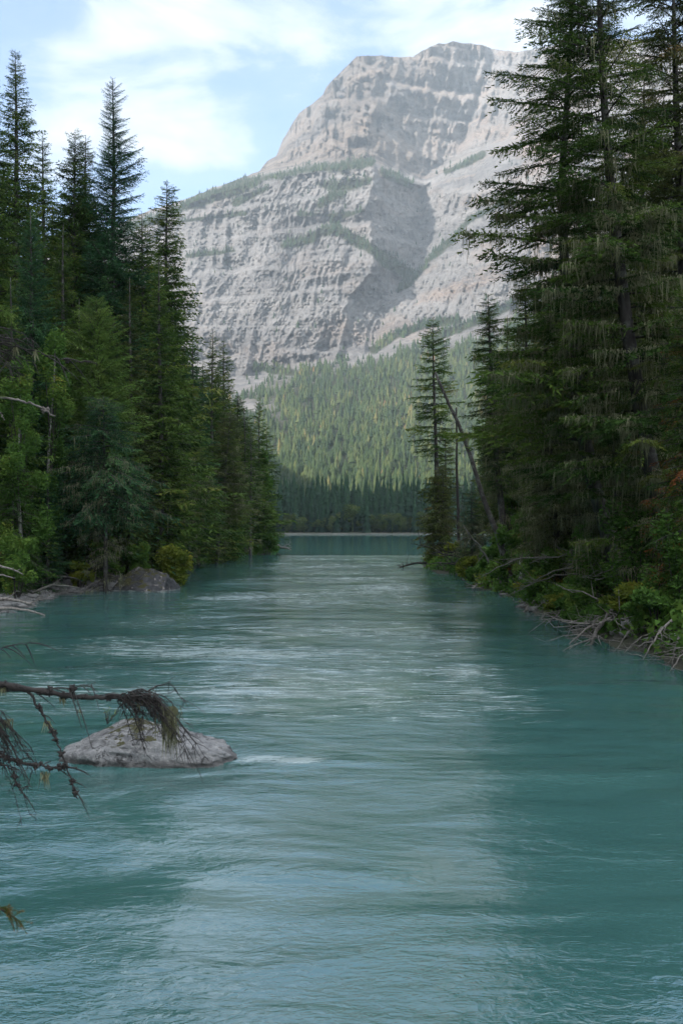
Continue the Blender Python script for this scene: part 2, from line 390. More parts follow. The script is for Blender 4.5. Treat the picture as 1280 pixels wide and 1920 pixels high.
def ground_z(X, Y):
    X = np.asarray(X, float); Y = np.asarray(Y, float)
    d = water_dist(X, Y) + (fbm(X * .6, Y * .6, seed=3) - .5) * 1.0
    near = (X < 0) & (Y > 26) & (Y < 58)
    z = np.where(d < 0, np.maximum(d * .55, -2.2), 0)
    bank = .55 * sstep(0, .9, d) + .035 * np.maximum(d, 0) + .10 * np.maximum(d - 4, 0) * sstep(0, 50, d)
    beach = .12 * sstep(0, .5, d) + .07 * np.maximum(d, 0) + .06 * np.maximum(d - 4, 0)
    z = z + np.where(near, beach, bank) * (d > 0)
    camb = np.exp(-((X) ** 2 + (Y + 1) ** 2) / 9.0)
    z = z + (fbm(X * .9, Y * .9, o=4, seed=8) - .5) * .5 * sstep(0, 2, d) + camb * 1.1 * (d > 0)
    return z
xs = np.concatenate([np.linspace(-600, -60, 40, endpoint=False), np.linspace(-60, -16, 74, endpoint=False), np.linspace(-16, 16, 128, endpoint=False), np.linspace(16, 60, 70, endpoint=False), np.linspace(60, 600, 40)])
ys = np.concatenate([np.linspace(-60, 0, 30, endpoint=False), np.linspace(0, 90, 300, endpoint=False), np.linspace(90, 180, 110, endpoint=False), np.linspace(180, 480, 50)])
GX, GY = np.meshgrid(xs, ys, indexing='ij')
GZ = ground_z(GX, GY); GD = water_dist(GX, GY)
beachm = ((GX < 0) & (GY > 26) & (GY < 58)) | (GY > 440)
shore = np.where(beachm, 1 - sstep(1.6, 4.2, GD), .25 * (1 - sstep(.1, .4, GD)))
o = add_obj('ground', new_mesh('ground', np.stack([GX, GY, GZ], -1), Q=grid_faces(len(xs), len(ys))[:, ::-1], smooth=True, attrs={'shore': shore}), M['ground'])
tag(o, kind='structure', label='dark forest floor and eroded banks along the river')

# valley floor far around
a = np.arange(96) / 96 * 2 * np.pi
V = [(0, 0, -4)] + [(r * math.cos(t), r * math.sin(t), -4) for r in (800, 4400) for t in a]
T = [(0, 1 + i, 1 + (i + 1) % 96) for i in range(96)]; Q = [(1 + i, 97 + i, 97 + (i + 1) % 96, 1 + (i + 1) % 96) for i in range(96)]
o = add_obj('terrain', new_mesh('terrain', V, T, Q), M['hill']); tag(o, kind='structure', label='low wooded valley floor stretching away')

# valley side that keeps the river in shade (it stands left of and behind the camera)
hx = np.linspace(-1500, -170, 70); hy = np.linspace(-1600, 1350, 130)
HX, HYY = np.meshgrid(hx, hy, indexing='ij')
ridge = (326 + 99 * (1 - sstep(350, 650, HYY))) * np.exp(-((HX + 430) / 150) ** 2) + 500 * sstep(-430, -1100, HX)
ridge = np.maximum(ridge, 0) * (1 - sstep(1020, 1260, HYY + (HX + 430) * .5))
HZ = ridge * (0.93 + .14 * fbm(HX * .01, HYY * .01, seed=5)) * sstep(-160, -300, HX) - 6
o = add_obj('hillside', new_mesh('hillside', np.stack([HX, HYY, HZ], -1), Q=grid_faces(70, 130)[:, ::-1], smooth=True), M['hill'])
tag(o, kind='structure', label='steep wooded valley side shading the river')

# ------------------------------------------------------------------ mountain
SKY = np.array([(-500, 800), (0, 520), (200, 432), (260, 402), (330, 380), (400, 352), (487, 320), (500, 302), (518, 292), (530, 262), (545, 238), (560, 213), (585, 195), (605, 178), (612, 162), (640, 133), (668, 106), (720, 104), (750, 108), (775, 105), (790, 94), (820, 81), (850, 79), (905, 85), (935, 94), (965, 97), (1000, 92), (1100, 70), (1300, 80), (1800, 330)], float)
def skyline(px): return np.interp(px, SKY[:, 0], SKY[:, 1]) + (fbm(px * .06, px * 0 + 1.5, o=4, seed=21) - .5) * 7
def fan_top(px):     # row where the wooded fan meets the cliffs
    return np.interp(px, [0, 380, 430, 500, 560, 620, 680, 740, 800, 880, 960, 1100, 1400], [660, 690, 715, 700, 690, 685, 668, 640, 640, 622, 592, 540, 560])
def bench_row(px):   # row of the wooded bench above the lower cliffs
    return np.interp(px, [0, 330, 400, 500, 600, 700, 740, 790, 830, 900, 1000, 1400], [560, 392, 366, 338, 322, 318, 332, 352, 330, 296, 262, 170])
def mountain_D(px, py):
    n1 = fbm(px * .008, py * .008, o=3, seed=31) - .5
    ft = fan_top(px); br = bench_row(px); sk = skyline(px)
    D = np.where(py > 960, np.interp(py, [960, 996, 1000.5, 1003.5], [840, 780, 520, 462]), 0)
    t = np.clip((960 - py) / (960 - ft), 0, 1)
    fan = 840 + (1720 - 840) * (t * .9 + .1 * t * t)
    t2 = np.clip((ft - py) / (ft - br), 0, 1)
    cliff = 1720 + 390 * t2
    t3 = np.clip((br - py) / 26, 0, 1)
    benchd = 2110 + 240 * sstep(0, 1, t3)
    t4 = np.clip((br - 26 - py) / np.maximum(br - 26 - sk, 30), 0, 1)
    upper = 2350 + 520 * t4
    D = np.where(py > 960, D, np.where(py > ft, fan, np.where(py > br, cliff, np.where(py > br - 26, benchd, upper))))
    cl = sstep(0, 25, ft - py)
    # terraces of the strata
    warp = 22 * n1 + 9 * (fbm(px * .03, py * .03, seed=4) - .5)
    s = py + .10 * (px - 600) * np.where(px < 720, 1, -1.2) + warp
    def terr(per, amp, sharp):
        f = s / per; fr = f - np.floor(f); k = _hash(np.floor(f), np.zeros_like(f), np.zeros_like(f), 5)
        pm = .25 + 1.3 * sstep(.38, .62, fbm(px * .012 + per, py * .02, o=3, seed=int(per)))
        return pm * amp * (.3 + k) * (sstep(.5 - sharp, .5 + sharp, 1 - fr) - (1 - fr))
    lowk = np.where(py < br, .8, .36)
    D = D + cl * lowk * (terr(57, 62, .12) + terr(23, 20, .15) + terr(8.3, 3.5, .3))
    # central buttress, its shaded flank, the gully and the right-hand wall
    rid = np.interp(py, [90, 180, 215, 235, 300, 330, 400, 470, 500, 560, 620, 680], [672, 712, 705, 690, 690, 700, 688, 696, 702, 650, 645, 625])
    rid = rid + 9 * (fbm(py * .05, py * 0, o=3, seed=6) - .5)
    gul = np.interp(py, [80, 150, 260, 300, 330, 360, 400, 470, 520, 570, 610, 660, 700], [930, 905, 868, 850, 820, 792, 792, 782, 758, 735, 712, 690, 672])
    dep = np.interp(py, [80, 120, 180, 260, 300, 330, 420, 520, 600, 670, 700], [130, 210, 350, 420, 330, 290, 290, 210, 110, 25, 0])
    wr = np.interp(py, [80, 260, 330, 700], [260, 230, 230, 150])
    a = np.clip((px - rid) / np.maximum(gul - rid, 5), 0, 1); bb = np.clip((px - gul) / wr, 0, 1)
    prof = np.where(px < gul, a ** .85, 1 - bb ** .8 * 1.25)
    lef = np.clip((rid - px) / 330, 0, 1.3)
    D = D + dep * prof * np.where(px > rid, 1, 0) + dep * .75 * lef * np.where(px < rid, 1, 0) * sstep(700, 560, py)
    D = D - np.where(px > 960, (px - 960) * .35 * cl, 0)
    # side flank of the upper peak falling back on the left
    D = D + np.where(py < br, 420 * np.clip((690 - px) / 190, 0, 1.2) ** 1.4 * sstep(0, 30, br - py), 0)
    # gullies and blocks
    g = fbm(px * .045 + .012 * (py - 300) + 2.2 * n1, py * .009, o=5, seed=41, ridged=True)
    g2 = fbm(px * .12, py * .045, o=4, seed=47)
    g5 = fbm(px * .25, py * .16, o=3, seed=43, ridged=True)
    g6 = fbm((px * .8 - py * .6) * .055, (px * .6 + py * .8) * .02, o=4, seed=44, ridged=True)
    g3 = fbm((px + py * .5) * .02, (py - px * .3) * .02, o=4, seed=49)
    amp = np.where(py < br, 80, 40)
    D = D + np.where(py < br, 1.0, 0) * sstep(0, 30, br - py) * sstep(740, 680, px) * 230 * (fbm(px * .035, py * .03 - px * .01, o=5, seed=91, ridged=True) - .5)
    D = D + cl * (-(g - .5) * amp + (g2 - .5) * np.where(py < br, 60 + 60 * np.clip((700 - px) / 150, 0, 1), 15) + (g3 - .5) * np.where(py < br, 85, 62) + (g5 - .5) * 20 + (g6 - .5) * np.where(py < br, 34, 26))
    D = D + (1 - cl) * (py < 985) * ((fbm(px * .02, py * .02, seed=51) - .5) * 60) * sstep(985, 940, py)
    return D
pxs = np.concatenate([np.arange(-480, 250, 9.0), np.arange(250, 1010, 1.9), np.arange(1010, 1300, 3.5), np.arange(1300, 1800, 12.0)])
nv = 470
tt = np.linspace(0, 1, nv)
PXg = np.repeat(pxs[:, None], nv, 1)
sk = skyline(pxs)
PYg = sk[:, None] + (1003.5 - sk)[:, None] * np.where(tt < .78, tt / .78 * .67, .67 + (tt - .78) / .22 * .33)[None]
Dg = mountain_D(PXg, PYg)
MX = (PXg - 640) / F * Dg; MZ = CAMH + (HY - PYg) / F * Dg
MZ = np.where(PYg > 990, np.minimum(MZ, .6) - (PYg > 1002.5) * 1.5, MZ)
front = np.stack([MX, Dg, MZ], -1)
back = []
for k, (dd, zf) in enumerate([(1500, -.004), (700, .35), (380, .62), (160, .86), (45, .97)]):
    top = front[:, :1].copy(); top[..., 1] += dd; top[..., 0] *= (1 + dd / top[..., 1] * .5); top[..., 2] = top[..., 2] * zf
    back.append(top)
full = np.concatenate(back + [front], 1)
br_g = bench_row(PXg); 
def seg_dist(px, py, pts):
    d = np.full(np.shape(px), 1e9)
    for (x0, y0), (x1, y1) in zip(pts[:-1], pts[1:]):
        ex, ey = x1 - x0, y1 - y0; t = np.clip(((px - x0) * ex + (py - y0) * ey) / (ex * ex + ey * ey), 0, 1)
        d = np.minimum(d, np.hypot(px - x0 - t * ex, py - y0 - t * ey))
    return d
BANDS = [([(200, 445), (330, 394), (400, 367), (500, 333), (600, 315), (695, 306)], 13), ([(715, 322), (770, 345)], 9),
         ([(595, 345), (640, 350), (690, 338)], 12), ([(600, 385), (620, 370), (640, 362)], 12), ([(530, 462), (580, 452), (600, 436), (625, 430), (655, 445), (690, 462), (720, 486), (765, 512)], 13), ([(625, 415), (640, 436)], 9),
         ([(560, 400), (640, 405), (680, 395)], 6), ([(745, 545), (775, 520), (800, 498)], 7), ([(800, 490), (850, 445), (880, 412), (960, 372)], 7),
         ([(835, 322), (870, 308), (905, 288)], 6), ([(440, 380), (500, 352)], 7), ([(340, 415), (460, 400)], 4), ([(350, 480), (440, 470)], 4),
         ([(480, 690), (560, 700), (620, 690)], 9), ([(700, 655), (740, 630), (790, 610), (860, 600)], 8), ([(800, 640), (900, 600), (960, 570)], 9)]
def veg_mask(px, py):
    n = fbm(px * .03, py * .03, o=4, seed=61)
    ft = fan_top(px)
    fan = sstep(-2, 40, py - ft + (n - .5) * 50)
    scar = np.exp(-(((px - 470) / 60) ** 2 + ((py - 765) / 22) ** 2)) * 1.3 + .8 * np.exp(-(((px - 420) / 70) ** 2 + ((py - 715) / 22) ** 2))
    fan = np.clip(fan - scar * (n + .3), 0, 1)
    v = fan
    for pts, w in BANDS:
        v = np.maximum(v, sstep(w * 1.1, w * .5, seg_dist(px, py, pts) + (n - .5) * w * 1.6))
    return np.clip(v, 0, 1)
vegg = veg_mask(PXg, PYg)
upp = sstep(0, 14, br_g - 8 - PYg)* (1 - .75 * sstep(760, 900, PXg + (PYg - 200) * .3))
warm = .35 + .65 * np.clip(sstep(700, 800, PXg) + np.exp(-((PYg - 600) / 60) ** 2) * .4, 0, 1)
pad = np.zeros((len(pxs), len(back)))
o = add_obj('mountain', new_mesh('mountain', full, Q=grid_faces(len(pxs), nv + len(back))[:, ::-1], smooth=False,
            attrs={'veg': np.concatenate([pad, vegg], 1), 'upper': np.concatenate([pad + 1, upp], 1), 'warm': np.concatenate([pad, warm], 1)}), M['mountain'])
tag(o, kind='structure', label='huge banded grey limestone mountain rising behind the lake')

# ------------------------------------------------------------------ water
def water_mat():
    m, nt, b, out = new_mat('glacial_water')
    p = pos_n(nt)
    lake = attr_n(nt, 'lake'); rough = attr_n(nt, 'rapid')
    big = noise_n(nt, mapping(nt, p, scale=(.16, .075, 1)), 1.0, 3, .5, .8)
    c = mix(nt, ramp(nt, big, [(.3, 0.0), (.7, 1.0)]), (.034, .104, .099), (.058, .148, .137))
    c = mix(nt, lake, c, (.14, .42, .38))
    # foam and boils, plus sky glints painted in as pale streaks
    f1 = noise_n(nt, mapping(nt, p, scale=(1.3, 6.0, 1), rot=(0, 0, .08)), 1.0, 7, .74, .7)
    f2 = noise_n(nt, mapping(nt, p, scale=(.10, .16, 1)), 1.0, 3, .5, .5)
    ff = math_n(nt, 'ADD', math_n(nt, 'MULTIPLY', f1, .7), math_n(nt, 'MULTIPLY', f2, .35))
    ff = math_n(nt, 'ADD', ff, math_n(nt, 'MULTIPLY_ADD', attr_n(nt, 'froth_glint'), .20, -.20))
    foam_glint = ramp(nt, ff, [(.57, 0.0), (.66, .60)])
    c = mix(nt, foam_glint, c, (.42, .50, .50))
    nt.links.new(c, b.inputs['Base Color'])
    b.inputs['IOR'].default_value = 2.25
    rr = math_n(nt, 'MULTIPLY_ADD', foam_glint, .5, .02); nt.links.new(rr, b.inputs['Roughness'])
    w1 = noise_n(nt, mapping(nt, p, scale=(.8, 1.7, 1), rot=(0, 0, .15)), 1.0, 3, .5, .6)
    w2 = noise_n(nt, mapping(nt, p, scale=(2.6, 5.2, 1), rot=(0, 0, -.1)), 1.0, 3, .55, 1.0)
    w3 = noise_n(nt, mapping(nt, p, scale=(8, 14, 1), rot=(0, 0, .3)), 1.0, 3, .6, 1.2)
    w4 = noise_n(nt, mapping(nt, p, scale=(.22, .9, 1), rot=(0, 0, .2)), 1.0, 2, .5, .8)
    act = ramp(nt, noise_n(nt, mapping(nt, p, scale=(.20, .30, 1)), 1.0, 3, .5, .9), [(.36, .25), (.6, 1.0)])
    act = math_n(nt, 'MULTIPLY', act, rough)
    h = math_n(nt, 'ADD', math_n(nt, 'MULTIPLY', w1, .06), math_n(nt, 'MULTIPLY', w4, .07))
    h = math_n(nt, 'ADD', h, math_n(nt, 'MULTIPLY', w2, .026))
    h = math_n(nt, 'ADD', h, math_n(nt, 'MULTIPLY', w3, .014))
    h = math_n(nt, 'MULTIPLY', h, act)
    bm = nt.nodes.new('ShaderNodeBump'); bm.inputs['Strength'].default_value = 1.0; bm.inputs['Distance'].default_value = 1.0
    nt.links.new(h, bm.inputs['Height']); nt.links.new(bm.outputs[0], b.inputs['Normal'])
    return m
M['water'] = water_mat()
wx = np.concatenate([np.linspace(-560, -20, 30, endpoint=False), np.linspace(-20, 20, 200, endpoint=False), np.linspace(20, 560, 31)])
wy = np.concatenate([np.linspace(-45, 3, 20, endpoint=False), 3 * (130 / 3) ** np.linspace(0, 1, 420, endpoint=False), np.linspace(130, 515, 60)])
WX, WY = np.meshgrid(wx, wy, indexing='ij')
amp = sstep(14, 8, np.abs(WX + 2)) * sstep(112, 95, WY)
WZ = amp * .05 * (fbm(WX * .5, WY * .9, o=3, seed=71) - .5) * 2
weir = np.exp(-((WY - 104) / 2.2) ** 2) * .10 * (np.abs(WX) < 14)
WZ = WZ + weir + np.where(WY > 104, .05, 0)
for (bx, by), r0, hh in [(GP(430, 1092), 2.2, .16), (GP(450, 1066), 1.6, .12), (GP(940, 1125), 1.5, .08)]:
    WZ = WZ + hh * np.exp(-(((WX - bx) / r0) ** 2 + ((WY - by) / 1.4) ** 2))
lake = sstep(104, 118, WY) * (.35 + .65 * sstep(330, 400, WY))
rapid = .12 + .55 * sstep(13, 5, np.abs(WX + 1.5)) + .22 * sstep(20, 8, WY)
rapid = rapid * (1 - .5 * sstep(1.5, 5.5, WX - WY * .02) * sstep(70, 30, WY)) * (1 - .45 * sstep(-4.5, -8, WX + 0 * WY) * (WY > 18))
rapid = np.where(WY > 106, .10, rapid) + .5 * np.exp(-((WY - 104) / 3) ** 2) * (np.abs(WX) < 9)
for (bx, by), r0 in [(GP(430, 1092), 3.0), (GP(450, 1066), 3.0), (GP(950, 1130), 3.5), (GP(370, 1225), 3.0), (GP(450, 1420), 1.3)]:
    rapid = rapid + .45 * np.exp(-(((WX - bx) / r0) ** 2 + ((WY - by) / (r0 * .8)) ** 2))
froth_glint = sstep(9, 17, WY) * sstep(104.5, 95, WY) * (.35 + .85 * sstep(9.5, 4, np.abs(WX + 1.0)) ) * (1 - .8 * sstep(2.5, 6, WX) * sstep(60, 40, WY))  # where white water and painted glint streaks gather
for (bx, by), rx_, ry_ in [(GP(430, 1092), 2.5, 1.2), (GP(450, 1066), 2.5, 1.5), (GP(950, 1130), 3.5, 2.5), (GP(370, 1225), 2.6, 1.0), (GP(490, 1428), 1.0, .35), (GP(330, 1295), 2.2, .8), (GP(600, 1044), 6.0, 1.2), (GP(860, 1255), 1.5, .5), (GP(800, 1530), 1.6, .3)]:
    froth_glint = froth_glint + .32 * np.exp(-(((WX - bx) / rx_) ** 2 + ((WY - by) / ry_) ** 2))
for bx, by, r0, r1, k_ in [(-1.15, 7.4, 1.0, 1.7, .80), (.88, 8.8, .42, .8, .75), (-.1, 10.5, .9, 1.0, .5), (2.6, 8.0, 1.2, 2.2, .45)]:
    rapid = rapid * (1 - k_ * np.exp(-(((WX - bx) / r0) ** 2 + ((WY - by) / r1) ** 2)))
froth_glint = froth_glint + 1.1 * np.exp(-(((WX + .95 - (13.2 - WY) * .5) / .75) ** 2 + ((WY - 12.9) / .22) ** 2))
o = add_obj('water', new_mesh('water', np.stack([WX, WY, WZ], -1), Q=grid_faces(len(wx), len(wy))[:, ::-1], smooth=True, attrs={'lake': lake, 'rapid': np.clip(rapid, 0, 1), 'froth_glint': np.clip(froth_glint, 0, 1.6)}), M['water'])
tag(o, kind='structure', label='milky turquoise glacial river flowing out of the lake')

# ------------------------------------------------------------------ conifers
def spray(rng, ntw, tuft, step, sag=.5, fill=1.0, width=.42):
    """needle tufts of one unit-length bough along +x, as triangles"""
    base, dr, ln = [], [], []
    for i in range(ntw):
        t = .10 + .88 * (i + rng.random()) / ntw
        for sd_ in (-1, 1):
            if rng.random() > fill: continue
            L = (.40 * (1 - t) ** .75 + .07) * (.65 + .6 * rng.random())
            phi = math.radians(38 + 22 * rng.random())
            base.append((t, 0, 0)); dr.append((math.cos(phi), sd_ * math.sin(phi), .05 - .25 * rng.random())); ln.append(L)
    base.append((.35, 0, 0)); dr.append((1, 0, .05)); ln.append(.65)
    P0, D0 = [], []
    for b_, d_, L in zip(base, dr, ln):
        n = max(2, int(L / step)); s = (np.arange(n) + rng.random(n)) / n * L
        p = np.array(b_)[None] + np.array(d_)[None] * s[:, None]
        p[:, 2] -= sag * s ** 2 * 1.6
        P0.append(p); D0.append(np.repeat(np.array(d_)[None], n, 0))
    P0 = np.concatenate(P0); D0 = np.concatenate(D0); m = len(P0)
    D0 = D0 + rng.normal(0, .45, (m, 3)); D0[:, 2] -= .18; D0 /= np.linalg.norm(D0, axis=1)[:, None]
    S = np.cross(D0, rng.normal(0, 1, (m, 3))); S /= np.linalg.norm(S, axis=1)[:, None] + 1e-6
    l = tuft * (.6 + .8 * rng.random(m))[:, None]
    return np.stack([P0 - S * l * width / 2, P0 + S * l * width / 2, P0 + D0 * l], 1)
R0 = np.random.default_rng(7)
SPR = {'hi': [spray(R0, 20, .062, .032, .5, .95, .34) for _ in range(7)], 'mid': [spray(R0, 12, .12, .075, .5, .95, .36) for _ in range(7)],
       'xh': [spray(R0, 26, .045, .021, .35, .95, .36) for _ in range(8)], 'xd': [spray(R0, 22, .045, .024, 1.3, .85, .28) for _ in range(7)],
       'drp': [spray(R0, 17, .065, .036, 1.5, .9, .32) for _ in range(6)], 'sparse': [spray(R0, 11, .11, .07, .6, .75, .34) for _ in range(6)],
       'lo': [spray(R0, 3, .40, .3, .3, 1, .5) for _ in range(5)]}

def conifer(rng, path, H, r_max, style='mid', crown0=.1, shape=.85, gap=.36, per=5, rise=.10, droop=.35, irr=.25, tip_r=.12,
            trunk_r=None, lichen=0.0, dead0=0.0, bare=.0, wood_k=3, limb=True, lump=.35, side=None, tintb=0.0):
    """path(h) -> xyz of the trunk at height h. Returns dict of MB."""
    out = {'trunk': MB(), 'boughs': MB(), 'foliage': MB(), 'lichen': MB()}
    trunk_r = trunk_r or H * .011
    hs = np.linspace(-.4, H, 16)
    rad = trunk_r * (1 - np.clip(hs / H, 0, 1)) ** .8 + .012
    rad[0] *= 1.35; rad[1] *= 1.08
    out['trunk'].tube(np.array([path(h) for h in hs]), rad, 9 if H > 5 else 6)
    h = H * crown0 if not dead0 else H * dead0
    ph = rng.random() * 6
    seedl = int(rng.integers(1000))
    while h < H - .15:
        f = (h - H * crown0) / (H * (1 - crown0))
        dead = f < 0
        for k in range(per if not dead else max(2, per // 2)):
            az = ph + 2 * np.pi * k / per + rng.normal(0, .25)
            hh = h + rng.uniform(-.5, .5) * gap
            ff = np.clip((hh - H * crown0) / (H * (1 - crown0)), 0, 1)
            L = r_max * ((1 - ff) ** shape) * min(1, .55 + 3 * ff) + tip_r
            L *= 1 + rng.normal(0, irr)
            L *= 1 - lump * (fbm(np.array(hh * .7), np.array(az * .9), o=2, seed=seedl) - .25)
            if side is not None: L *= 1 + side[1] * math.cos(az - side[0])
            if rng.random() < bare and ff < .8: continue
            if dead: L = r_max * rng.uniform(.25, .7)
            L = max(L, .08)
            b0 = path(min(hh, H)); r_ = rise + .55 * max(0, ff - .55) + rng.normal(0, .05); dp = droop * (1 - .75 * ff)
            ca, sa = math.cos(az), math.sin(az)
            def bend(x, y, z):
                zz = z + r_ * x - dp * x ** 2 + .45 * dp * x ** 3
                return np.stack([b0[0] + L * (x * ca - y * sa), b0[1] + L * (x * sa + y * ca), b0[2] + L * zz], -1)
            if (limb and L > .5) or dead:
                x = np.linspace(0, .92, 5)
                out['boughs'].tube(bend(x, 0 * x, 0 * x), (.011 + .010 * L) * (1 - .85 * x) + .003, wood_k, cap=False)
                if dead or style in ('drp',):
                    for q in range(5):
                        t0 = rng.uniform(.3, .9); sdv = rng.choice([-1, 1]); x = np.array([t0, t0 + .12, t0 + .2]); 
                        out['boughs'].tube(bend(x, sdv * np.array([0, .09, .17]), np.array([0, -.03, -.1])), [.008, .006, .003], 3, cap=False)
            if not dead:
                tpl = SPR[style][int(rng.integers(len(SPR[style])))]
                wy_ = rng.uniform(.75, 1.15)
                q = tpl.copy(); q[..., 1] *= wy_
                w = bend(q[..., 0], q[..., 1], q[..., 2])
                tb = np.clip(rng.normal(.45 + tintb, .17), 0, 1)
                out['foliage'].tris(w, np.clip(tb + .18 * (q[:, 0, 0] - .5) + rng.normal(0, .07, len(q)), 0, 1))
            if lichen > 0 and L > .6:
                nl = rng.poisson(lichen * L * (1.6 if ff < .52 else .22))
                for q in range(nl):
                    t0 = rng.uniform(.2, .95); yo = rng.uniform(-.25, .25) * (1 - t0)
                    c = bend(np.array([t0]), np.array([yo]), np.array([0.]))[0]
                    ns = int(rng.integers(8, 22)); ll = rng.uniform(.05, .30) * (1.7 if rng.random() < .12 else 1)
                    off = rng.normal(0, .10, (ns, 3)); off[:, 2] *= .4
                    p0 = c + off; wd = rng.uniform(.008, .022, ns)[:, None]; dr_ = rng.normal(0, 1, (ns, 3)); dr_[:, 2] = 0; dr_ /= np.linalg.norm(dr_, axis=1)[:, None]
                    p2 = p0 + np.stack([rng.normal(0, .05, ns), rng.normal(0, .05, ns), -ll * np.clip(rng.exponential(.7, ns), .15, 2.2)], 1)
                    out['lichen'].tris(np.stack([p0 - dr_ * wd, p0 + dr_ * wd, p2], 1), float(np.clip(rng.normal(.5, .2), 0, 1)))
        h += gap * (.8 + .4 * rng.random()) * (1 - .4 * max(f, 0)); ph += 1.3
    return out
def bend_path(H, pts):
    """trunk through local (dx, dy, z) points"""
    pts = np.array(pts, float)
    return lambda h: np.array([np.interp(h, pts[:, 2], pts[:, 0]), np.interp(h, pts[:, 2], pts[:, 1]), h])
PARTMAT = {'trunk': 'bark', 'boughs': 'bark_dark', 'foliage': 'spruce', 'lichen': 'lichen'}
PNAME = {'trunk': 'trunk', 'boughs': 'limbs', 'foliage': 'crown', 'lichen': 'hanging_lichen'}
def make_tree(name, parts, loc, label, cat, group=None, mats=None, rz=0, sc=1):
    r = empty(name, loc, label, cat, group); r.rotation_euler.z = rz; r.scale = (sc,) * 3
    mats = mats or {}
    for k, mb in parts.items():
        if mb.n == 0: continue
        add_obj(PNAME[k], mb.mesh(PNAME[k], smooth=(k == 'trunk')), M[mats.get(k, PARTMAT[k])], r)
    return r
def copy_tree(r, loc, rz, sc, label=None, group=None, sxy=1.0):
    c = r.copy(); COL.objects.link(c); c.location = loc; c.rotation_euler.z = rz; c.scale = (sc * sxy, sc * sxy, sc)
    if label: c['label'] = label
    if group: c['group'] = group
    for ch in list(r.children):
        d = ch.copy(); COL.objects.link(d); d.parent = c
    return c
gz = lambda x, y: float(ground_z(np.array([x]), np.array([y]))[0])

def tree_px(seed, px, top, D, rpx, label, style='mid', name='spruce_tree', mat='spruce', base_px=None, group=None, via=(), cat='tree', mats=None, **kw):
    """a conifer whose top stands where the photograph shows it; base on the ground at distance D"""
    rng = np.random.default_rng(seed)
    bx = (((base_px if base_px is not None else px)) - 640) / F * D
    z0 = gz(bx, D); T_ = P(px, top, D); H = T_[2] - z0
    pts = [(0, 0, -1.0), (0, 0, 0)]
    for (vx, vy) in sorted(via, key=lambda v: -v[1]):
        q = P(vx, vy, D); pts.append((q[0] - bx, 0, q[2] - z0))
    pts.append((T_[0] - bx, 0, H))
    fp = bend_path(H, pts)
    wob = rng.random(2) * 6
    path = (lambda h: fp(h) + np.array([.05 * math.sin(h * .35 + wob[0]), .05 * math.sin(h * .3 + wob[1]), 0]))
    parts = conifer(rng, path, H, rpx / F * D * (1.45 if px < 640 else 1.0), style, **kw)
    return make_tree(name, parts, (bx, D, z0), label, cat, group, {'foliage': mat, **(mats or {})})
# ------------------------------------------------------------------ trees of the left bank
LB = 'conifers of the left bank'
TR = {}
TR['a'] = tree_px(101, 30, 95, 58, 62, 'very tall narrow spruce with the highest tip on the left bank', crown0=.05, gap=.42, per=7, rise=.22, shape=0.62, droop=.45, lump=0.15)
TR['b'] = tree_px(102, -8, 132, 52, 62, 'tall dark spruce cut by the frame edge beside the highest left bank tip', crown0=.05, gap=.42, per=6, rise=.15)
TR['c'] = tree_px(103, 82, 248, 66, 46, 'small spired spruce showing between the tall left bank spruce and the bushy twin tops', crown0=.1, gap=.42, per=7, rise=.2, lump=0.15, shape=0.62)
TR['d'] = tree_px(104, 140, 243, 60, 62, 'bushy dark spruce with a blunt top left of the lone open spire', crown0=.03, gap=.34, per=7, rise=.28, irr=.3, lump=0.15, shape=0.62)
TR['e'] = tree_px(105, 160, 252, 62, 52, 'slim spruce crowded against the lone open spire', crown0=.05, gap=.36, per=7, rise=.28, mat='olive', lump=0.15, shape=0.62)
TR['f'] = tree_px(106, 212, 146, 60, 66, 'lone tall open spire with see-through upward tilted boughs on the left bank', 'hi', crown0=.08, gap=0.36, per=7, rise=.42, droop=.42, shape=0.68, irr=.3, bare=0.0, mat='blue_spruce')
TR['g'] = tree_px(107, 58, 396, 47, 58, 'blue green fir with a rounded top in front of the tallest left bank spruce', crown0=.02, gap=.28, per=7, rise=.3, mat='blue_spruce', shape=.7)
TR['h'] = tree_px(108, 312, 338, 66, 54, 'tall spruce overlapping the foot of the wooded ridge line, bristling on its river side', crown0=.05, gap=.38, per=7, rise=.12, shape=0.6, irr=0.35, lump=0.15)
TR['i'] = tree_px(109, 268, 396, 60, 50, 'near black spruce just left of the bristling spruce', crown0=.03, gap=.34, per=7, rise=.2, lump=0.15, shape=0.62)
TR['j'] = tree_px(110, 182, 562, 51, 64, 'pale yellow green conical conifer lighter than all its neighbours', 'hi', crown0=0.3, gap=.24, per=7, rise=.34, droop=.2, shape=0.45, mat='young', irr=.18, tintb=0.2)
TR['k'] = tree_px(111, 196, 742, 47, 72, 'grey green drooping spruce hung with beard lichen above the mossy boulders', 'drp', crown0=0.38, gap=.3, per=6, rise=.1, droop=.8, shape=.45, lichen=2.2, dead0=.05, mat='blue_spruce', tintb=.15)
TR['l'] = tree_px(112, 322, 736, 60, 44, 'medium spruce with lichen on its lower boughs behind the yellow green shrubs', 'drp', crown0=0.3, gap=.32, per=6, rise=.1, lichen=2.2, dead0=.03)
TR['m'] = tree_px(113, 398, 616, 88, 34, 'left one of two close pointed tops against the cliff', crown0=.03, gap=.42, per=6, rise=.2, shape=.7)
TR['n'] = tree_px(114, 420, 634, 90, 36, 'right one of two close pointed tops against the cliff', crown0=.03, gap=.42, per=6, rise=.2, shape=.7)
TR['o'] = tree_px(115, 362, 612, 80, 40, 'black topped spruce beside the twin pointed tops', crown0=.05, gap=.4, per=6, rise=.1, mat='blue_spruce')
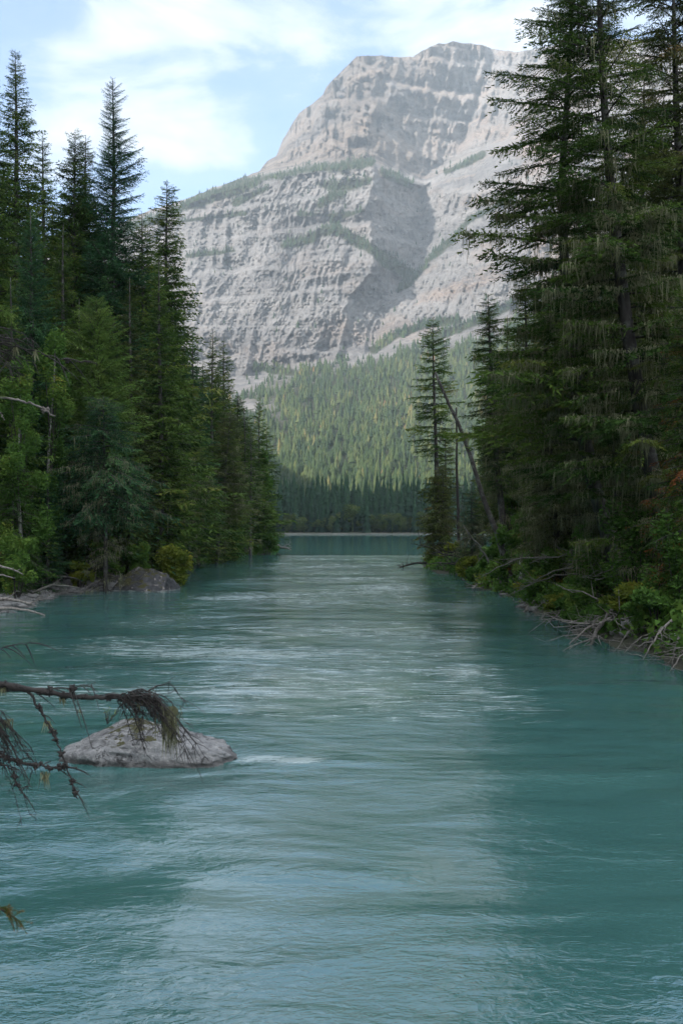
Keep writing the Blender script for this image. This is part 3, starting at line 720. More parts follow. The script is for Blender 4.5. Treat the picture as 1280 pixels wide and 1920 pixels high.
TR['p'] = tree_px(116, 486, 742, 112, 24, 'dark spruce with a tufted top near the tip of the left point', crown0=.05, gap=.45, per=5, rise=.3, shape=.6)
TR['q'] = tree_px(117, 500, 790, 114, 24, 'last spruce leaning over the tip of the left point', crown0=.05, gap=.45, per=5, rise=.1, shape=.55)
TR['r'] = tree_px(118, 300, 480, 55, 60, 'wide dark spruce filling the gap under the bristling spruce', crown0=.03, gap=.34, per=7, rise=.1)
TR['s'] = tree_px(119, 245, 520, 52, 52, 'tall spruce behind the pale yellow green conifer', crown0=.05, gap=.34, per=6, rise=.15, mat='olive', tintb=-.1)
TR['t'] = tree_px(120, 120, 420, 56, 60, 'shaggy dark spruce behind the blue green fir', crown0=.03, gap=.34, per=6)
TR['u'] = tree_px(121, 432, 770, 84, 40, 'leaning lichen covered spruce over the dark water', 'drp', base_px=405, crown0=.3, gap=.36, per=6, lichen=2.4, dead0=.04, shape=.5, mat='olive')
TR['v'] = tree_px(122, 355, 800, 72, 46, 'ragged spruce with bare grey lower trunk over the left waterline', 'drp', crown0=.35, gap=.34, per=6, lichen=2.4, dead0=.05, shape=.5)
TR['w'] = tree_px(123, 470, 800, 105, 30, 'dying spruce with bare grey twigs near the left point', 'sparse', crown0=.35, gap=.4, per=5, lichen=1.6, dead0=.04, bare=.3, mats={'trunk': 'bark', 'boughs': 'greywood'})
TR['x'] = tree_px(124, 20, 520, 44, 52, 'dark fir cut by the left frame edge under the blue green fir', crown0=.03, gap=.28, per=7, rise=.2)
TR['y'] = tree_px(125, 25, 830, 42, 46, 'rust tinged cedar with drooping sprays at the left frame edge', 'drp', name='cedar_tree', mat='cedar', crown0=.04, gap=.26, per=6, droop=.7, shape=.6, rise=.0)
TR['z'] = tree_px(126, 88, 880, 45, 26, 'small dark young spruce over the gravel beach', 'hi', crown0=.02, gap=.22, per=6, rise=.2, mat='blue_spruce')
TR['aa'] = tree_px(127, 300, 900, 57, 30, 'low shaggy spruce draped in grey lichen behind the mossy boulder', 'drp', crown0=.05, gap=.26, per=6, lichen=3.5, dead0=.02, shape=.5, droop=.8)
TR['ab'] = tree_px(128, 386, 900, 82, 34, 'leaning bare grey spruce trunk reaching over the river from the left bank', 'sparse', base_px=372, crown0=.4, gap=.4, per=4, dead0=.05, bare=.3, lichen=2, mats={'boughs': 'greywood'})

# ------------------------------------------------------------------ trees of the right bank
TR['R1'] = tree_px(201, 1118, -190, 27.5, 182, 'towering lichen hung spruce whose leaning trunk rises from the right bank edge', 'xh', base_px=1300, crown0=.10, gap=0.4, per=5,
    via=[(1262, 1080), (1236, 980), (1205, 820), (1172, 620), (1150, 400), (1130, 100)], rise=.12, droop=0.32, shape=.45, lichen=6.5, dead0=.06, irr=0.32, lump=.5, trunk_r=.25, bare=0.13, mat='spruce', side=(0, -.12))
TR['R2'] = tree_px(202, 1078, -120, 30, 152, 'tall spruce with a curving trunk standing behind the towering spruce', 'xh', base_px=1186, crown0=.16, gap=0.46, per=5,
    via=[(1160, 1090), (1148, 1040), (1105, 880), (1078, 700), (1056, 450), (1052, 330)], rise=.16, droop=0.36, shape=.42, lichen=6.0, dead0=.08, irr=0.34, lump=.5, trunk_r=.24, bare=0.12, mat='spruce', side=(math.pi, .18))
TR['R3'] = tree_px(203, 1262, -150, 33, 170, 'dense dark spruce cut by the right frame edge', 'xh', base_px=1290, crown0=.12, gap=0.5, per=6, rise=.1, droop=.4, shape=.4, lichen=1.6, dead0=.1, trunk_r=.26, bare=.06, mat='olive', tintb=-0.08)
TR['R4'] = tree_px(204, 1290, 540, 25, 75, 'green cedar with rust brown dying sprays at the right frame edge', 'drp', name='cedar_tree', mat='cedar', crown0=.1, gap=.26, per=7, rise=.05, droop=.6, shape=.4, tintb=-0.05)
TR['R5'] = tree_px(205, 916, 552, 50, 48, 'straight dense spruce with a bushy top and bare lower trunk beside the leaning snag', 'hi', base_px=962, crown0=.30, gap=.30, per=6, via=[(945, 1000), (928, 860), (917, 640)], rise=.12, droop=.5, shape=.42, lichen=2.4, dead0=.12, trunk_r=.2)
TR['R6'] = tree_px(206, 812, 600, 77, 52, 'open crowned spruce standing alone on the tip of the right bank', 'hi', base_px=841, crown0=.42, gap=.52, per=5, via=[(830, 1030), (818, 920), (814, 760)], rise=.16, droop=.3, shape=.42, irr=.22, bare=.06, trunk_r=.22, lump=.2)
TR['R6b'] = tree_px(207, 832, 870, 75, 34, 'young orange green spruce leaning out at the tip of the right bank', 'mid', base_px=828, crown0=.02, gap=.26, per=7, rise=.0, droop=.5, shape=.4, mat='olive', tintb=.15, side=(math.pi, .45), lichen=1)
TR['R7'] = tree_px(208, 834, 800, 79, 30, 'slim spruce just behind the open crowned spruce', 'mid', crown0=.15, gap=.34, per=6, rise=.1, mat='olive', shape=.5, lichen=1)
TR['R8'] = tree_px(209, 950, 590, 60, 44, 'slender spruce half hidden behind the dense bushy topped spruce', 'mid', crown0=.15, gap=.36, per=6, lichen=1.5, shape=.6)
TR['R9'] = tree_px(210, 985, 500, 56, 60, 'dark spruce wedged between the bushy topped spruce and the lichen hung giants', 'mid', crown0=.15, gap=.34, per=7, lichen=1.5, shape=.5, mat='spruce')
TR['R10'] = tree_px(211, 1020, 640, 38, 80, 'shaggy spruce swathed in pale lichen left of the curving trunk', 'xd', base_px=1050, crown0=.08, gap=.30, per=7, lichen=6.5, shape=.45, droop=.7, dead0=.04, mat='olive')
TR['R11'] = tree_px(212, 885, 905, 62, 34, 'grey lichen covered small spruce under the leaning snag', 'xd', crown0=.05, gap=.24, per=6, lichen=4.5, shape=.5, droop=.8, mat='blue_spruce')
TR['R12'] = tree_px(213, 1150, 820, 31, 90, 'broad low spruce of grey drooping boughs over the bank undergrowth', 'xd', base_px=1165, crown0=.2, gap=.28, per=6, lichen=7.0, shape=.5, droop=.8, dead0=.1, mat='olive')
TR['R13'] = tree_px(214, 1205, 120, 38, 80, 'tall green spruce filling the space behind the towering spruce', 'mid', crown0=.05, gap=0.4, per=7, shape=.5, lichen=1.2, mat='olive')
TR['R14'] = tree_px(215, 1085, 540, 40, 80, 'mid height spruce in the shade behind the curving trunk', 'mid', crown0=.04, gap=0.36, per=8, shape=.5, mat='olive', lichen=1)
TR['R15'] = tree_px(216, 930, 660, 66, 42, 'brown green spruce left of the bushy topped spruce', 'mid', crown0=.12, gap=.32, per=6, shape=.5, mat='olive', lichen=1.5)

# forest packed behind the front trees
rng = np.random.default_rng(77)
LAB_L = 'dark conifer packed in the shaded forest behind the front trees of the left bank'
LAB_R = 'dark conifer packed in the shaded forest behind the front trees of the right bank'
def tree_h(o): return max((v[2] for c in o.children for v in c.bound_box), default=20)
src = [TR[k] for k in ('d', 'i', 'r', 't', 'h', 'n')]
hts = [tree_h(s_) for s_ in src]
row = [(-60, 330, 62), (5, 300, 72), (50, 330, 78), (100, 380, 80), (150, 350, 82), (190, 420, 78), (235, 470, 84), (280, 470, 90), (330, 560, 92), (345, 660, 96), (380, 680, 100), (410, 700, 104), (445, 740, 108), (462, 790, 112), (-30, 560, 48), (150, 560, 56), (215, 640, 58), (255, 620, 64), (290, 660, 68), (340, 700, 76), (10, 420, 66), (370, 760, 84), (400, 760, 92), (430, 800, 98), (120, 700, 50), (60, 640, 52), (270, 760, 60), (-90, 420, 44), (-140, 300, 50), (-200, 200, 54)]
for i, (px, top, D) in enumerate(row):
    k = i % len(src); x = (px - 640) / F * D; z = gz(x, D); H = P(px, top, D)[2] - z
    copy_tree(src[k], (x, D, z), rng.random() * 6.28, H / hts[k], LAB_L, 'conifers packed behind the left bank front trees', sxy=rng.uniform(1.3, 2.1))
srcR = [TR[k] for k in ('R9', 'R13', 'R14', 'R8')]; htR = [tree_h(s_) for s_ in srcR]
row = [(1010, 560, 64), (1040, 480, 58), (1075, 420, 52), (1110, 380, 50), (1150, 350, 48), (1235, 300, 46), (1290, 200, 44), (1330, 300, 38), (930, 720, 72), (965, 700, 78), (1000, 700, 70), (1060, 620, 62), (1240, 520, 36), (1180, 600, 40), (1120, 640, 42), (905, 790, 90), (1360, 150, 34), (1420, 100, 36), (1290, 640, 30)]
for i, (px, top, D) in enumerate(row):
    k = i % len(srcR); x = (px - 640) / F * D; z = gz(x, D); H = P(px, top, D)[2] - z
    copy_tree(srcR[k], (x, D, z), rng.random() * 6.28, H / htR[k], LAB_R, 'conifers packed behind the right bank front trees', sxy=rng.uniform(.9, 1.4))

# ------------------------------------------------------------------ dead trunks of the right bank
def snag(name, pts, rad, label, mat='bark', twigs=0, seed=1, cat='dead tree', k=9, tl=.8):
    r_ = np.random.default_rng(seed); pts = np.array(pts, float)
    t = np.linspace(0, 1, len(pts)); tt_ = np.linspace(0, 1, 14)
    c = np.stack([np.interp(tt_, t, pts[:, j]) for j in range(3)], 1); org = c[0].copy(); c = c - org
    c[1:-1] += r_.normal(0, .03, (12, 3))
    e = empty(name, org, label, cat)
    m = MB(); m.tube(c, np.interp(tt_, [0, .08, 1], [rad * 1.5, rad, rad * .35]), k); add_obj('trunk', m.mesh('trunk', True), M[mat], e)
    if twigs:
        m = MB()
        for i in range(twigs):
            u = r_.uniform(.15, .98); p0 = np.array([np.interp(u, tt_, c[:, j]) for j in range(3)])
            a_ = r_.random() * 6.28; L = tl * r_.uniform(.3, 1); d = np.array([math.cos(a_), math.sin(a_), r_.uniform(-.5, .3)])
            s_ = np.linspace(0, 1, 4)[:, None]
            m.tube(p0 + d * L * s_ + np.array([0, 0, -.25]) * L * s_ ** 2, [.02, .014, .009, .004], 4, cap=False)
        add_obj('dead_twigs', m.mesh('dead_twigs'), M['greywood'], e)
    return e
snag('leaning_snag', [P(968, 1122, 45), P(940, 1030, 45.2), P(900, 910, 45.6), P(862, 800, 46), P(815, 698, 46.5)], .15, 'long bare dead trunk leaning out over the river from the right bank', 'bark', 16, 5)
snag('thin_snag', [P(861, 1075, 74), P(858, 950, 74), P(855, 764, 74)], .16, 'thin upright dead pole with stubby twigs between the two right bank spruces', 'bark_dark', 46, 6, tl=1.0)
st = snag('tree_stump', [P(981, 1130, 43), P(979, 1085, 43), P(977, 1046, 43)], .20, 'short broken grey trunk topped by a rusty dead bough at the right water edge', 'pale_bark', 0, 7)
m = MB(); r_ = np.random.default_rng(3); q = SPR['drp'][0]
for k in range(6):
    a_ = r_.random() * 6.28; L = r_.uniform(.5, .95)
    p = np.stack([L * (q[..., 0] * math.cos(a_) - q[..., 1] * math.sin(a_)), L * (q[..., 0] * math.sin(a_) + q[..., 1] * math.cos(a_)), L * (q[..., 2] * .5 + .1 * q[..., 0]) + 1.9 - .1 * k], -1)
    m.tris(p, 1.0)
dead = add_obj('dead_bough', m.mesh('dead_bough'), M['cedar'], st); dead['label'] = 'rust brown dead bough'
snag('thin_snag', [P(950, 1112, 47), P(905, 1035, 47), P(868, 985, 47)], .06, 'slim dead stem leaning left under the long leaning dead trunk', 'greywood', 8, 9)
snag('grey_snag', [P(459, 1036, 106), P(461, 900, 106), P(458, 770, 106)], .10, 'pale bare dead trunk standing near the left point', 'bark_dark', 60, 10, tl=1.3)
snag('grey_snag', [P(365, 1056, 84), P(378, 960, 84), P(400, 880, 84)], .14, 'grey dead trunk leaning right over the left waterline', 'bark', 26, 11, tl=1.0)

# ------------------------------------------------------------------ broadleaf trees and shrubs
def foliage_blob(rng, clumps, leaf, n, stem=None, bot=None):
    """clumps: (x,y,z,rx,ry,rz); leaves on and in the clumps, stems reaching into each"""
    lf, wd = MB(), MB()
    vol = np.array([c[3] * c[4] * c[5] for c in clumps]) ** .66; vol /= vol.sum()
    for c, v in zip(clumps, vol):
        k = int(n * v) + 8
        d = rng.normal(0, 1, (k, 3)); d /= np.linalg.norm(d, axis=1)[:, None]
        r = (rng.random(k) ** .45)[:, None]
        lob = .7 + .6 * fbm(d[:, 0] * 2 + c[0], d[:, 1] * 2 + c[1], d[:, 2] * 2, o=3, seed=int(v * 1e4) % 97)[:, None]
        p = np.array(c[:3]) + d * r * lob * np.array(c[3:6])
        a_ = rng.normal(0, 1, (k, 3)); a_[:, 2] *= .6; a_ /= np.linalg.norm(a_, axis=1)[:, None]
        b_ = np.cross(a_, rng.normal(0, 1, (k, 3))); b_ /= np.linalg.norm(b_, axis=1)[:, None]
        l = leaf * rng.uniform(.6, 1.3, k)[:, None]
        tint = np.clip(rng.normal(.45, .15) + rng.normal(0, .1, k) + .12 * d[:, 2], 0, 1)
        A_ = p - b_ * l * .32; B_ = p + b_ * l * .32; C_ = p + a_ * l; D_ = p - a_ * l * .6
        lf.tris(np.stack([A_, B_, C_], 1), tint); lf.tris(np.stack([B_, A_, D_], 1), tint)
        bs = np.array([c[0] * .25, c[1] * .25, 0]) if bot is None else np.array([*bot(c[2]), min(c[2] * .6, c[2])])
        s_ = np.linspace(0, 1, 5)[:, None]
        wd.tube(bs + (np.array(c[:3]) - bs) * s_ + np.array([0, 0, .15]) * np.sin(s_ * 3.14), np.linspace(.02 + .012 * c[5], .006, 5), 4, cap=False)
    return lf, wd
def shrub(seed, px, base_y, D, w, h, label, mat='leaf', leaf=.10, n=2600, name='shrub', group=None, ncl=13, cat='shrub'):
    rng = np.random.default_rng(seed); x = (px - 640) / F * D; z = gz(x, D)
    wm, hm_ = w / F * D / 2, h / F * D
    cl_ = []
    for i in range(ncl):
        u = rng.random(); a_ = rng.random() * 6.28; rr = wm * (1 - .5 * u) * rng.uniform(.2, 1.15)
        cl_.append((rr * math.cos(a_), rr * math.sin(a_), hm_ * (.22 + .68 * u), wm * rng.uniform(.2, .45), wm * rng.uniform(.2, .45), hm_ * rng.uniform(.10, .24)))
    lf, wd = foliage_blob(rng, cl_, leaf, n)
    r = empty(name, (x, D, z), label, cat, group)
    add_obj('leaves', lf.mesh('leaves'), M[mat], r); add_obj('stems', wd.mesh('stems'), M['bark_dark'], r)
    return r
def broadleaf(seed, px, top, D, w, label, mat='leaf', leaf=.12, n=6000, base_px=None, lo=.25, pale=True):
    rng = np.random.default_rng(seed); bx = ((base_px or px) - 640) / F * D; z = gz(bx, D); T_ = P(px, top, D); H = T_[2] - z; wm = w / F * D / 2
    dx = T_[0] - bx; cl_ = []
    for i in range(26):
        u = (i + rng.random()) / 26; a_ = rng.random() * 6.28; prof = math.sin(math.pi * min(1, .18 + .8 * u)) ** .7
        rr = wm * prof * rng.uniform(.15, .8); zz = H * (lo + (1 - lo) * u * .95)
        cl_.append((dx * u + rr * math.cos(a_), rr * math.sin(a_), zz, wm * rng.uniform(.25, .42), wm * rng.uniform(.25, .42), H * rng.uniform(.04, .07)))
    lf, wd = foliage_blob(rng, cl_, leaf, n, bot=lambda zc: (dx * max(zc / H - .15, 0), 0))
    tk = MB(); s_ = np.linspace(0, 1, 10); tk.tube(np.stack([dx * s_ + .06 * np.sin(s_ * 9), .05 * np.cos(s_ * 7), H * .95 * s_ - .3 * (1 - s_)], 1), np.linspace(.11, .02, 10), 8)
    r = empty('birch_tree' if pale else 'poplar_tree', (bx, D, z), label, 'tree')
    add_obj('trunk', tk.mesh('trunk', True), M['pale_bark' if pale else 'bark'], r)
    add_obj('crown', lf.mesh('crown'), M[mat], r); add_obj('limbs', wd.mesh('limbs'), M['bark_dark'], r)
    return r
broadleaf(301, 102, 602, 46, 110, 'light green birch with pale stem left of the conical yellow green conifer', 'leaf', .11, 9000, base_px=85, lo=.1)
broadleaf(302, 35, 660, 42, 120, 'rounded bright green birch near the left frame edge', 'leaf', .11, 9000, base_px=40, lo=.1)
broadleaf(303, 495, 845, 112, 44, 'bright green leafy tree beside the dead trunk at the left point', 'leaf', .22, 5000, lo=.05, pale=False)
broadleaf(304, 440, 860, 95, 40, 'dull green leafy tree over the water before the left point', 'leaf', .2, 4000, lo=.1, pale=False)
broadleaf(305, 1010, 900, 42, 110, 'silvery green leafy tree behind the short broken trunk', 'leaf', .12, 7000, lo=.05, pale=False)
broadleaf(306, 955, 920, 52, 90, 'leafy green tree behind the bare lower trunk of the bushy topped spruce', 'leaf', .14, 6000, lo=.05, pale=False)
shrub(401, 322, 1058, 51, 90, 96, 'bright yellow green shrub overhanging the river beside the mossy boulder', 'leaf_yellow', .14, 3600)
shrub(402, 262, 1050, 50.5, 84, 88, 'green leafy shrub just left of the bright yellow green overhanging one', 'leaf', .13, 3600)
shrub(403, 205, 1050, 49.5, 76, 90, 'fresh green shrub behind the dark mossy boulders', 'leaf', .12, 3000)
shrub(404, 150, 1055, 47, 60, 50, 'low yellow mossy shrub over the left jumble of rock', 'leaf_yellow', .1, 1800)
shrub(405, 30, 1090, 40, 110, 120, 'dark olive shrub hanging over the gravel beach', 'leaf', .1, 3200)
SG = 'shrubs crowding the right bank edge'
for i, (px, D, w, h, mt) in enumerate([(905, 60, 60, 60, 'leaf'), (880, 64, 50, 45, 'leaf_yellow'), (935, 50, 60, 62, 'leaf'), (1010, 41, 100, 110, 'leaf'), (1050, 37.5, 110, 130, 'leaf'), (1010, 39, 90, 66, 'leaf_yellow'), (1085, 34, 110, 110, 'leaf'), (1060, 34.5, 80, 60, 'leaf_yellow'),
     (1130, 31.5, 130, 120, 'leaf'), (1120, 33, 150, 220, 'leaf'), (1180, 30.5, 120, 90, 'leaf_yellow'), (1230, 27.5, 130, 90, 'leaf'), (1270, 26, 140, 120, 'leaf'), (1200, 34, 180, 260, 'leaf'), (1280, 30, 160, 260, 'leaf'), (845, 74, 40, 40, 'leaf_yellow'), (960, 56, 80, 110, 'leaf')]):
    D = CAMH * F / (float(np.interp(px, [840, 905, 935, 960, 1010, 1050, 1085, 1130, 1180, 1230, 1280], [1072, 1106, 1112, 1122, 1151, 1163, 1190, 1202, 1216, 1237, 1255])) - HY) * (1.05 if mt == 'leaf_yellow' or h < 115 else 1.14) + .5
    h = h * (.8 if D < 40 else 1)
    lab = ('yellowing low shrub rooted along the water edge of the right bank' if mt == 'leaf_yellow' else 'green leafy shrub crowding under the lichen hung spruces of the right bank')
    shrub(420 + i, px, 0, D, w, h, lab, mt, .085 if D < 45 else .12, 3400, group=SG if mt == 'leaf' else 'yellowing shrubs along the right bank water edge')
shrub(450, 500, 0, 110, 40, 46, 'small green shrub at the foot of the left point', 'leaf', .2, 1500)
shrub(451, 410, 0, 92, 60, 50, 'low dark green shrub over the left waterline below the leaning trunk', 'leaf', .18, 1800)
tag(SC.objects['tree_stump'], None)

# undergrowth on both banks: nobody could count it
rng = np.random.default_rng(9)
n = 34000
X = np.concatenate([rng.uniform(-34, -7, n * 3), rng.uniform(5.5, 26, n * 3)]); Y = 16 + 112 * rng.random(n * 6) ** 1.3; d = water_dist(X, Y)
beach_ = (X < 0) & (Y > 26) & (Y < 58)
ok = (d > np.where(beach_, 3.4, .12)) & (d < 16) & (rng.random(n * 6) < np.exp(-(d - .25) / 3.5)) & (np.abs(X) > 4)
X, Y, d = X[ok][:n], Y[ok][:n], d[ok][:n]; Z = ground_z(X, Y); k = len(X)
mb = MB(); hgt = .15 + .75 * fbm(X * .5, Y * .5, seed=14) ** 1.5
for rep_ in range(4):
    p = np.stack([X + rng.normal(0, .16, k), Y + rng.normal(0, .16, k), Z + hgt * rng.random(k)], 1)
    a_ = rng.normal(0, 1, (k, 3)); a_ /= np.linalg.norm(a_, axis=1)[:, None]; b_ = np.cross(a_, rng.normal(0, 1, (k, 3))); b_ /= np.linalg.norm(b_, axis=1)[:, None]
    l = rng.uniform(.07, .16, k)[:, None] * (1 + Y[:, None] / 90)
    mb.tris(np.stack([p - b_ * l * .4, p + b_ * l * .4, p + a_ * l], 1), np.clip(fbm(X * .3, Y * .3, seed=15) + rng.normal(0, .12, k), 0, 1))
tag(add_obj('undergrowth', mb.mesh('undergrowth'), M['leaf_yellow' if False else 'leaf']), 'low leafy undergrowth covering both river banks', 'undergrowth', kind='stuff')

# ------------------------------------------------------------------ far shore and wooded slopes
def cone_tree(rng, tiers=9, k=7, r=.17, jag=.5):
    V_, T_ = [], []; n0 = 0
    for i in range(tiers):
        f = i / tiers; z0 = .04 + .86 * f; rr = r * (1 - f) ** .8 * rng.uniform(.8, 1.2); top = z0 + 1.9 * .9 / tiers
        a_ = np.arange(k * 2) / (k * 2) * 6.283 + rng.random() * 3
        rad = rr * np.where(np.arange(k * 2) % 2, 1 - jag * rng.random(k * 2), rng.uniform(.8, 1.25, k * 2))
        ring = np.stack([rad * np.cos(a_), rad * np.sin(a_), z0 - .035 * rad / r + rng.normal(0, .008, k * 2)], 1)
        V_.append(np.concatenate([[(0, 0, min(top, 1.0))], ring])); j = np.arange(k * 2)
        T_.append(n0 + np.stack([j * 0, 1 + j, 1 + (j + 1) % (k * 2)], 1)); n0 += 1 + k * 2
    return np.concatenate(V_), np.concatenate(T_)
def spread_trees(name, base, hts, proto, tint, mat, wid=None):
    r_ = np.random.default_rng(len(base)); VV, TT, AA = [], [], []; off = 0
    which = r_.integers(0, len(proto), len(base))
    for w in range(len(proto)):
        idx = np.where(which == w)[0]; V_, T_ = proto[w]
        a_ = r_.random(len(idx)) * 6.28; c_, s_ = np.cos(a_), np.sin(a_); h = hts[idx]; q = h * (1 if wid is None else wid[idx])
        x = (V_[None, :, 0] * c_[:, None] - V_[None, :, 1] * s_[:, None]) * q[:, None] + base[idx, 0][:, None]
        y = (V_[None, :, 0] * s_[:, None] + V_[None, :, 1] * c_[:, None]) * q[:, None] + base[idx, 1][:, None]
        z = V_[None, :, 2] * h[:, None] + base[idx, 2][:, None]
        VV.append(np.stack([x, y, z], -1).reshape(-1, 3)); TT.append((np.arange(len(idx))[:, None, None] * len(V_) + T_[None]).reshape(-1, 3) + off); off += len(idx) * len(V_)
        AA.append((tint[idx][:, None] + .15 * (V_[None, :, 2] - .5)).reshape(-1))
    return add_obj(name, new_mesh(name, np.concatenate(VV), np.concatenate(TT), attrs={'tint': np.clip(np.concatenate(AA), 0, 1)}), mat)
rng = np.random.default_rng(12)
lo = [cone_tree(rng, 4, 4, .16) for _ in range(6)]
n = 90000
px = rng.uniform(150, 1250, n); py = rng.uniform(290, 962, n)
vm = veg_mask(px, py); ft = fan_top(px)
infan = py > ft - 10
dens = np.where(infan, vm * np.interp(py, [600, 700, 850, 960], [1.0, .85, .5, .36]) * (.35 + 1.3 * sstep(.3, .55, fbm(px * .07, py * .05, o=3, seed=67))), vm * 1.3)
dens = np.maximum(dens, .006 + .02 * (fbm(px * .05, py * .05, seed=66) > .56))
keep = (rng.random(n) < dens * .55) & (py > skyline(px) + 3)
px, py, infan = px[keep], py[keep], infan[keep]
D = mountain_D(px, py) + 3
base = np.stack([(px - 640) / F * D, D, CAMH + (HY - py) / F * D - .5], 1)
ht = rng.uniform(.55, 1.0, len(px)) ** 1.0 * rng.choice([.8, 1.0, 1.35], len(px)) * np.where(infan, np.interp(py, [620, 960], [13, 17]), 11)
tint = np.clip(.36 + .55 * (fbm(px * .03, py * .05, o=3, seed=68) - .5) + rng.normal(0, .14, len(px)) + np.where(rng.random(len(px)) < .22 * sstep(.5, .7, fbm(px * .04, py * .04, seed=88)), .25, 0) - np.where(infan, 0, .34), 0, 1)
print('slope trees', len(px))
tag(spread_trees('mountain_forest', base, ht, lo, tint, M['far'], rng.uniform(1.0, 2.1, len(px))), 'conifer forest clothing the lower mountain slope and its ledges', 'forest', kind='stuff')

# front rows of the far shore: individuals
mid = [cone_tree(rng, 12, 7, .13, .6) for _ in range(6)]
protos = []
for i, (V_, T_) in enumerate(mid):
    me = new_mesh('conifer', V_, T_, attrs={'tint': np.clip(.4 + .4 * (V_[:, 2] - .5) + rng.normal(0, .1, len(V_)), 0, 1)}); me.materials.append(M['shore']); protos.append(me)
cnt = 0
for r_i, (yy, npx, hh) in enumerate([(474, 11, 22), (482, 10, 26), (494, 10, 28), (508, 10, 30)]):
    p = 400 + rng.random() * 8
    while p < 940:
        D = yy + rng.normal(0, 3); h = hh * rng.uniform(.78, 1.14) * (1 - .12 * (r_i == 0))
        o = bpy.data.objects.new('conifer_tree', protos[int(rng.integers(6))]); COL.objects.link(o)
        o.location = ((p - 640) / F * D, D, .4); q = h * rng.uniform(.85, 1.25); o.scale = (q, q, h); o.rotation_euler.z = rng.random() * 6
        tag(o, 'shaded dark conifer in the wall of forest along the far lakeshore', 'tree', 'conifers lining the far lakeshore'); cnt += 1
        p += npx * rng.uniform(.6, 1.5)
print('shore trees', cnt)
# shaded forest floor between the shore rows and the slope
n = 2600
px = rng.uniform(-100, 1400, n); D = rng.uniform(515, 860, n)
keep = (px < 395) | (px > 945) | (D > 515)
base = np.stack([(px - 640) / F * D, D, np.full(n, .2)], 1)
front_ = rng.uniform(-100, 1400, 500); front_ = front_[(front_ < 395) | (front_ > 945)]
Df = rng.uniform(474, 515, len(front_)); base = np.concatenate([base, np.stack([(front_ - 640) / F * Df, Df, Df * 0 + .2], 1)])
tag(spread_trees('valley_forest', base, rng.uniform(20, 29, len(base)), mid[:3], rng.uniform(.2, .6, len(base)), M['shore'], rng.uniform(.9, 1.3, len(base))), 'dense dark forest on the flat behind the far shore', 'forest', kind='stuff')
# pale broadleaf trees at the foot of the far shore
bl_me = []
for i in range(4):
    cl_ = [(rng.normal(0, 1.6), rng.normal(0, 1.6), rng.uniform(2, 9), rng.uniform(1.2, 2.2), rng.uniform(1.2, 2.2), rng.uniform(1.1, 2)) for _ in range(9)]
    lf, wd = foliage_blob(rng, cl_, .5, 900); lf.tube(np.array([(0, 0, -.5), (0, .1, 4), (.2, 0, 8)]), [.2, .14, .05], 5); bl_me.append(lf.mesh('broadleaf')); bl_me[-1].materials.append(M['olive'])
for i, px in enumerate([527, 538, 549, 570, 601, 621, 627, 643, 661, 676, 702, 714, 735, 752, 768, 783, 800]):
    D = 470 + rng.normal(0, 1.5); s_ = rng.uniform(.55, 1.15) * (1.5 if px in (621, 661) else 1)
    o = bpy.data.objects.new('broadleaf_tree', bl_me[i % 4]); COL.objects.link(o); o.location = ((px - 640) / F * D, D, .4); o.scale = (s_, s_, s_); o.rotation_euler.z = i
    tag(o, 'small pale green leafy tree at the foot of the far shore conifers', 'tree', 'pale leafy trees at the far waterline')
# drift logs on the far shore
for i in range(14):
    px = 520 + i * 20 + rng.normal(0, 5); L = rng.uniform(3, 9); D = 466 + rng.normal(0, .8)
    m = MB(); m.tube(np.array([(0, 0, 0), (L * .5, .2, .1), (L, 0, .0)]), [.35, .3, .18], 6)
    o = add_obj('drift_log', m.mesh('drift_log', True), M['deadwood'], loc=((px - 640) / F * D, D, .35)); o.rotation_euler.z = rng.normal(0, .15)
    tag(o, 'pale drift log stranded along the far lakeshore', 'log', 'drift logs on the far lakeshore')

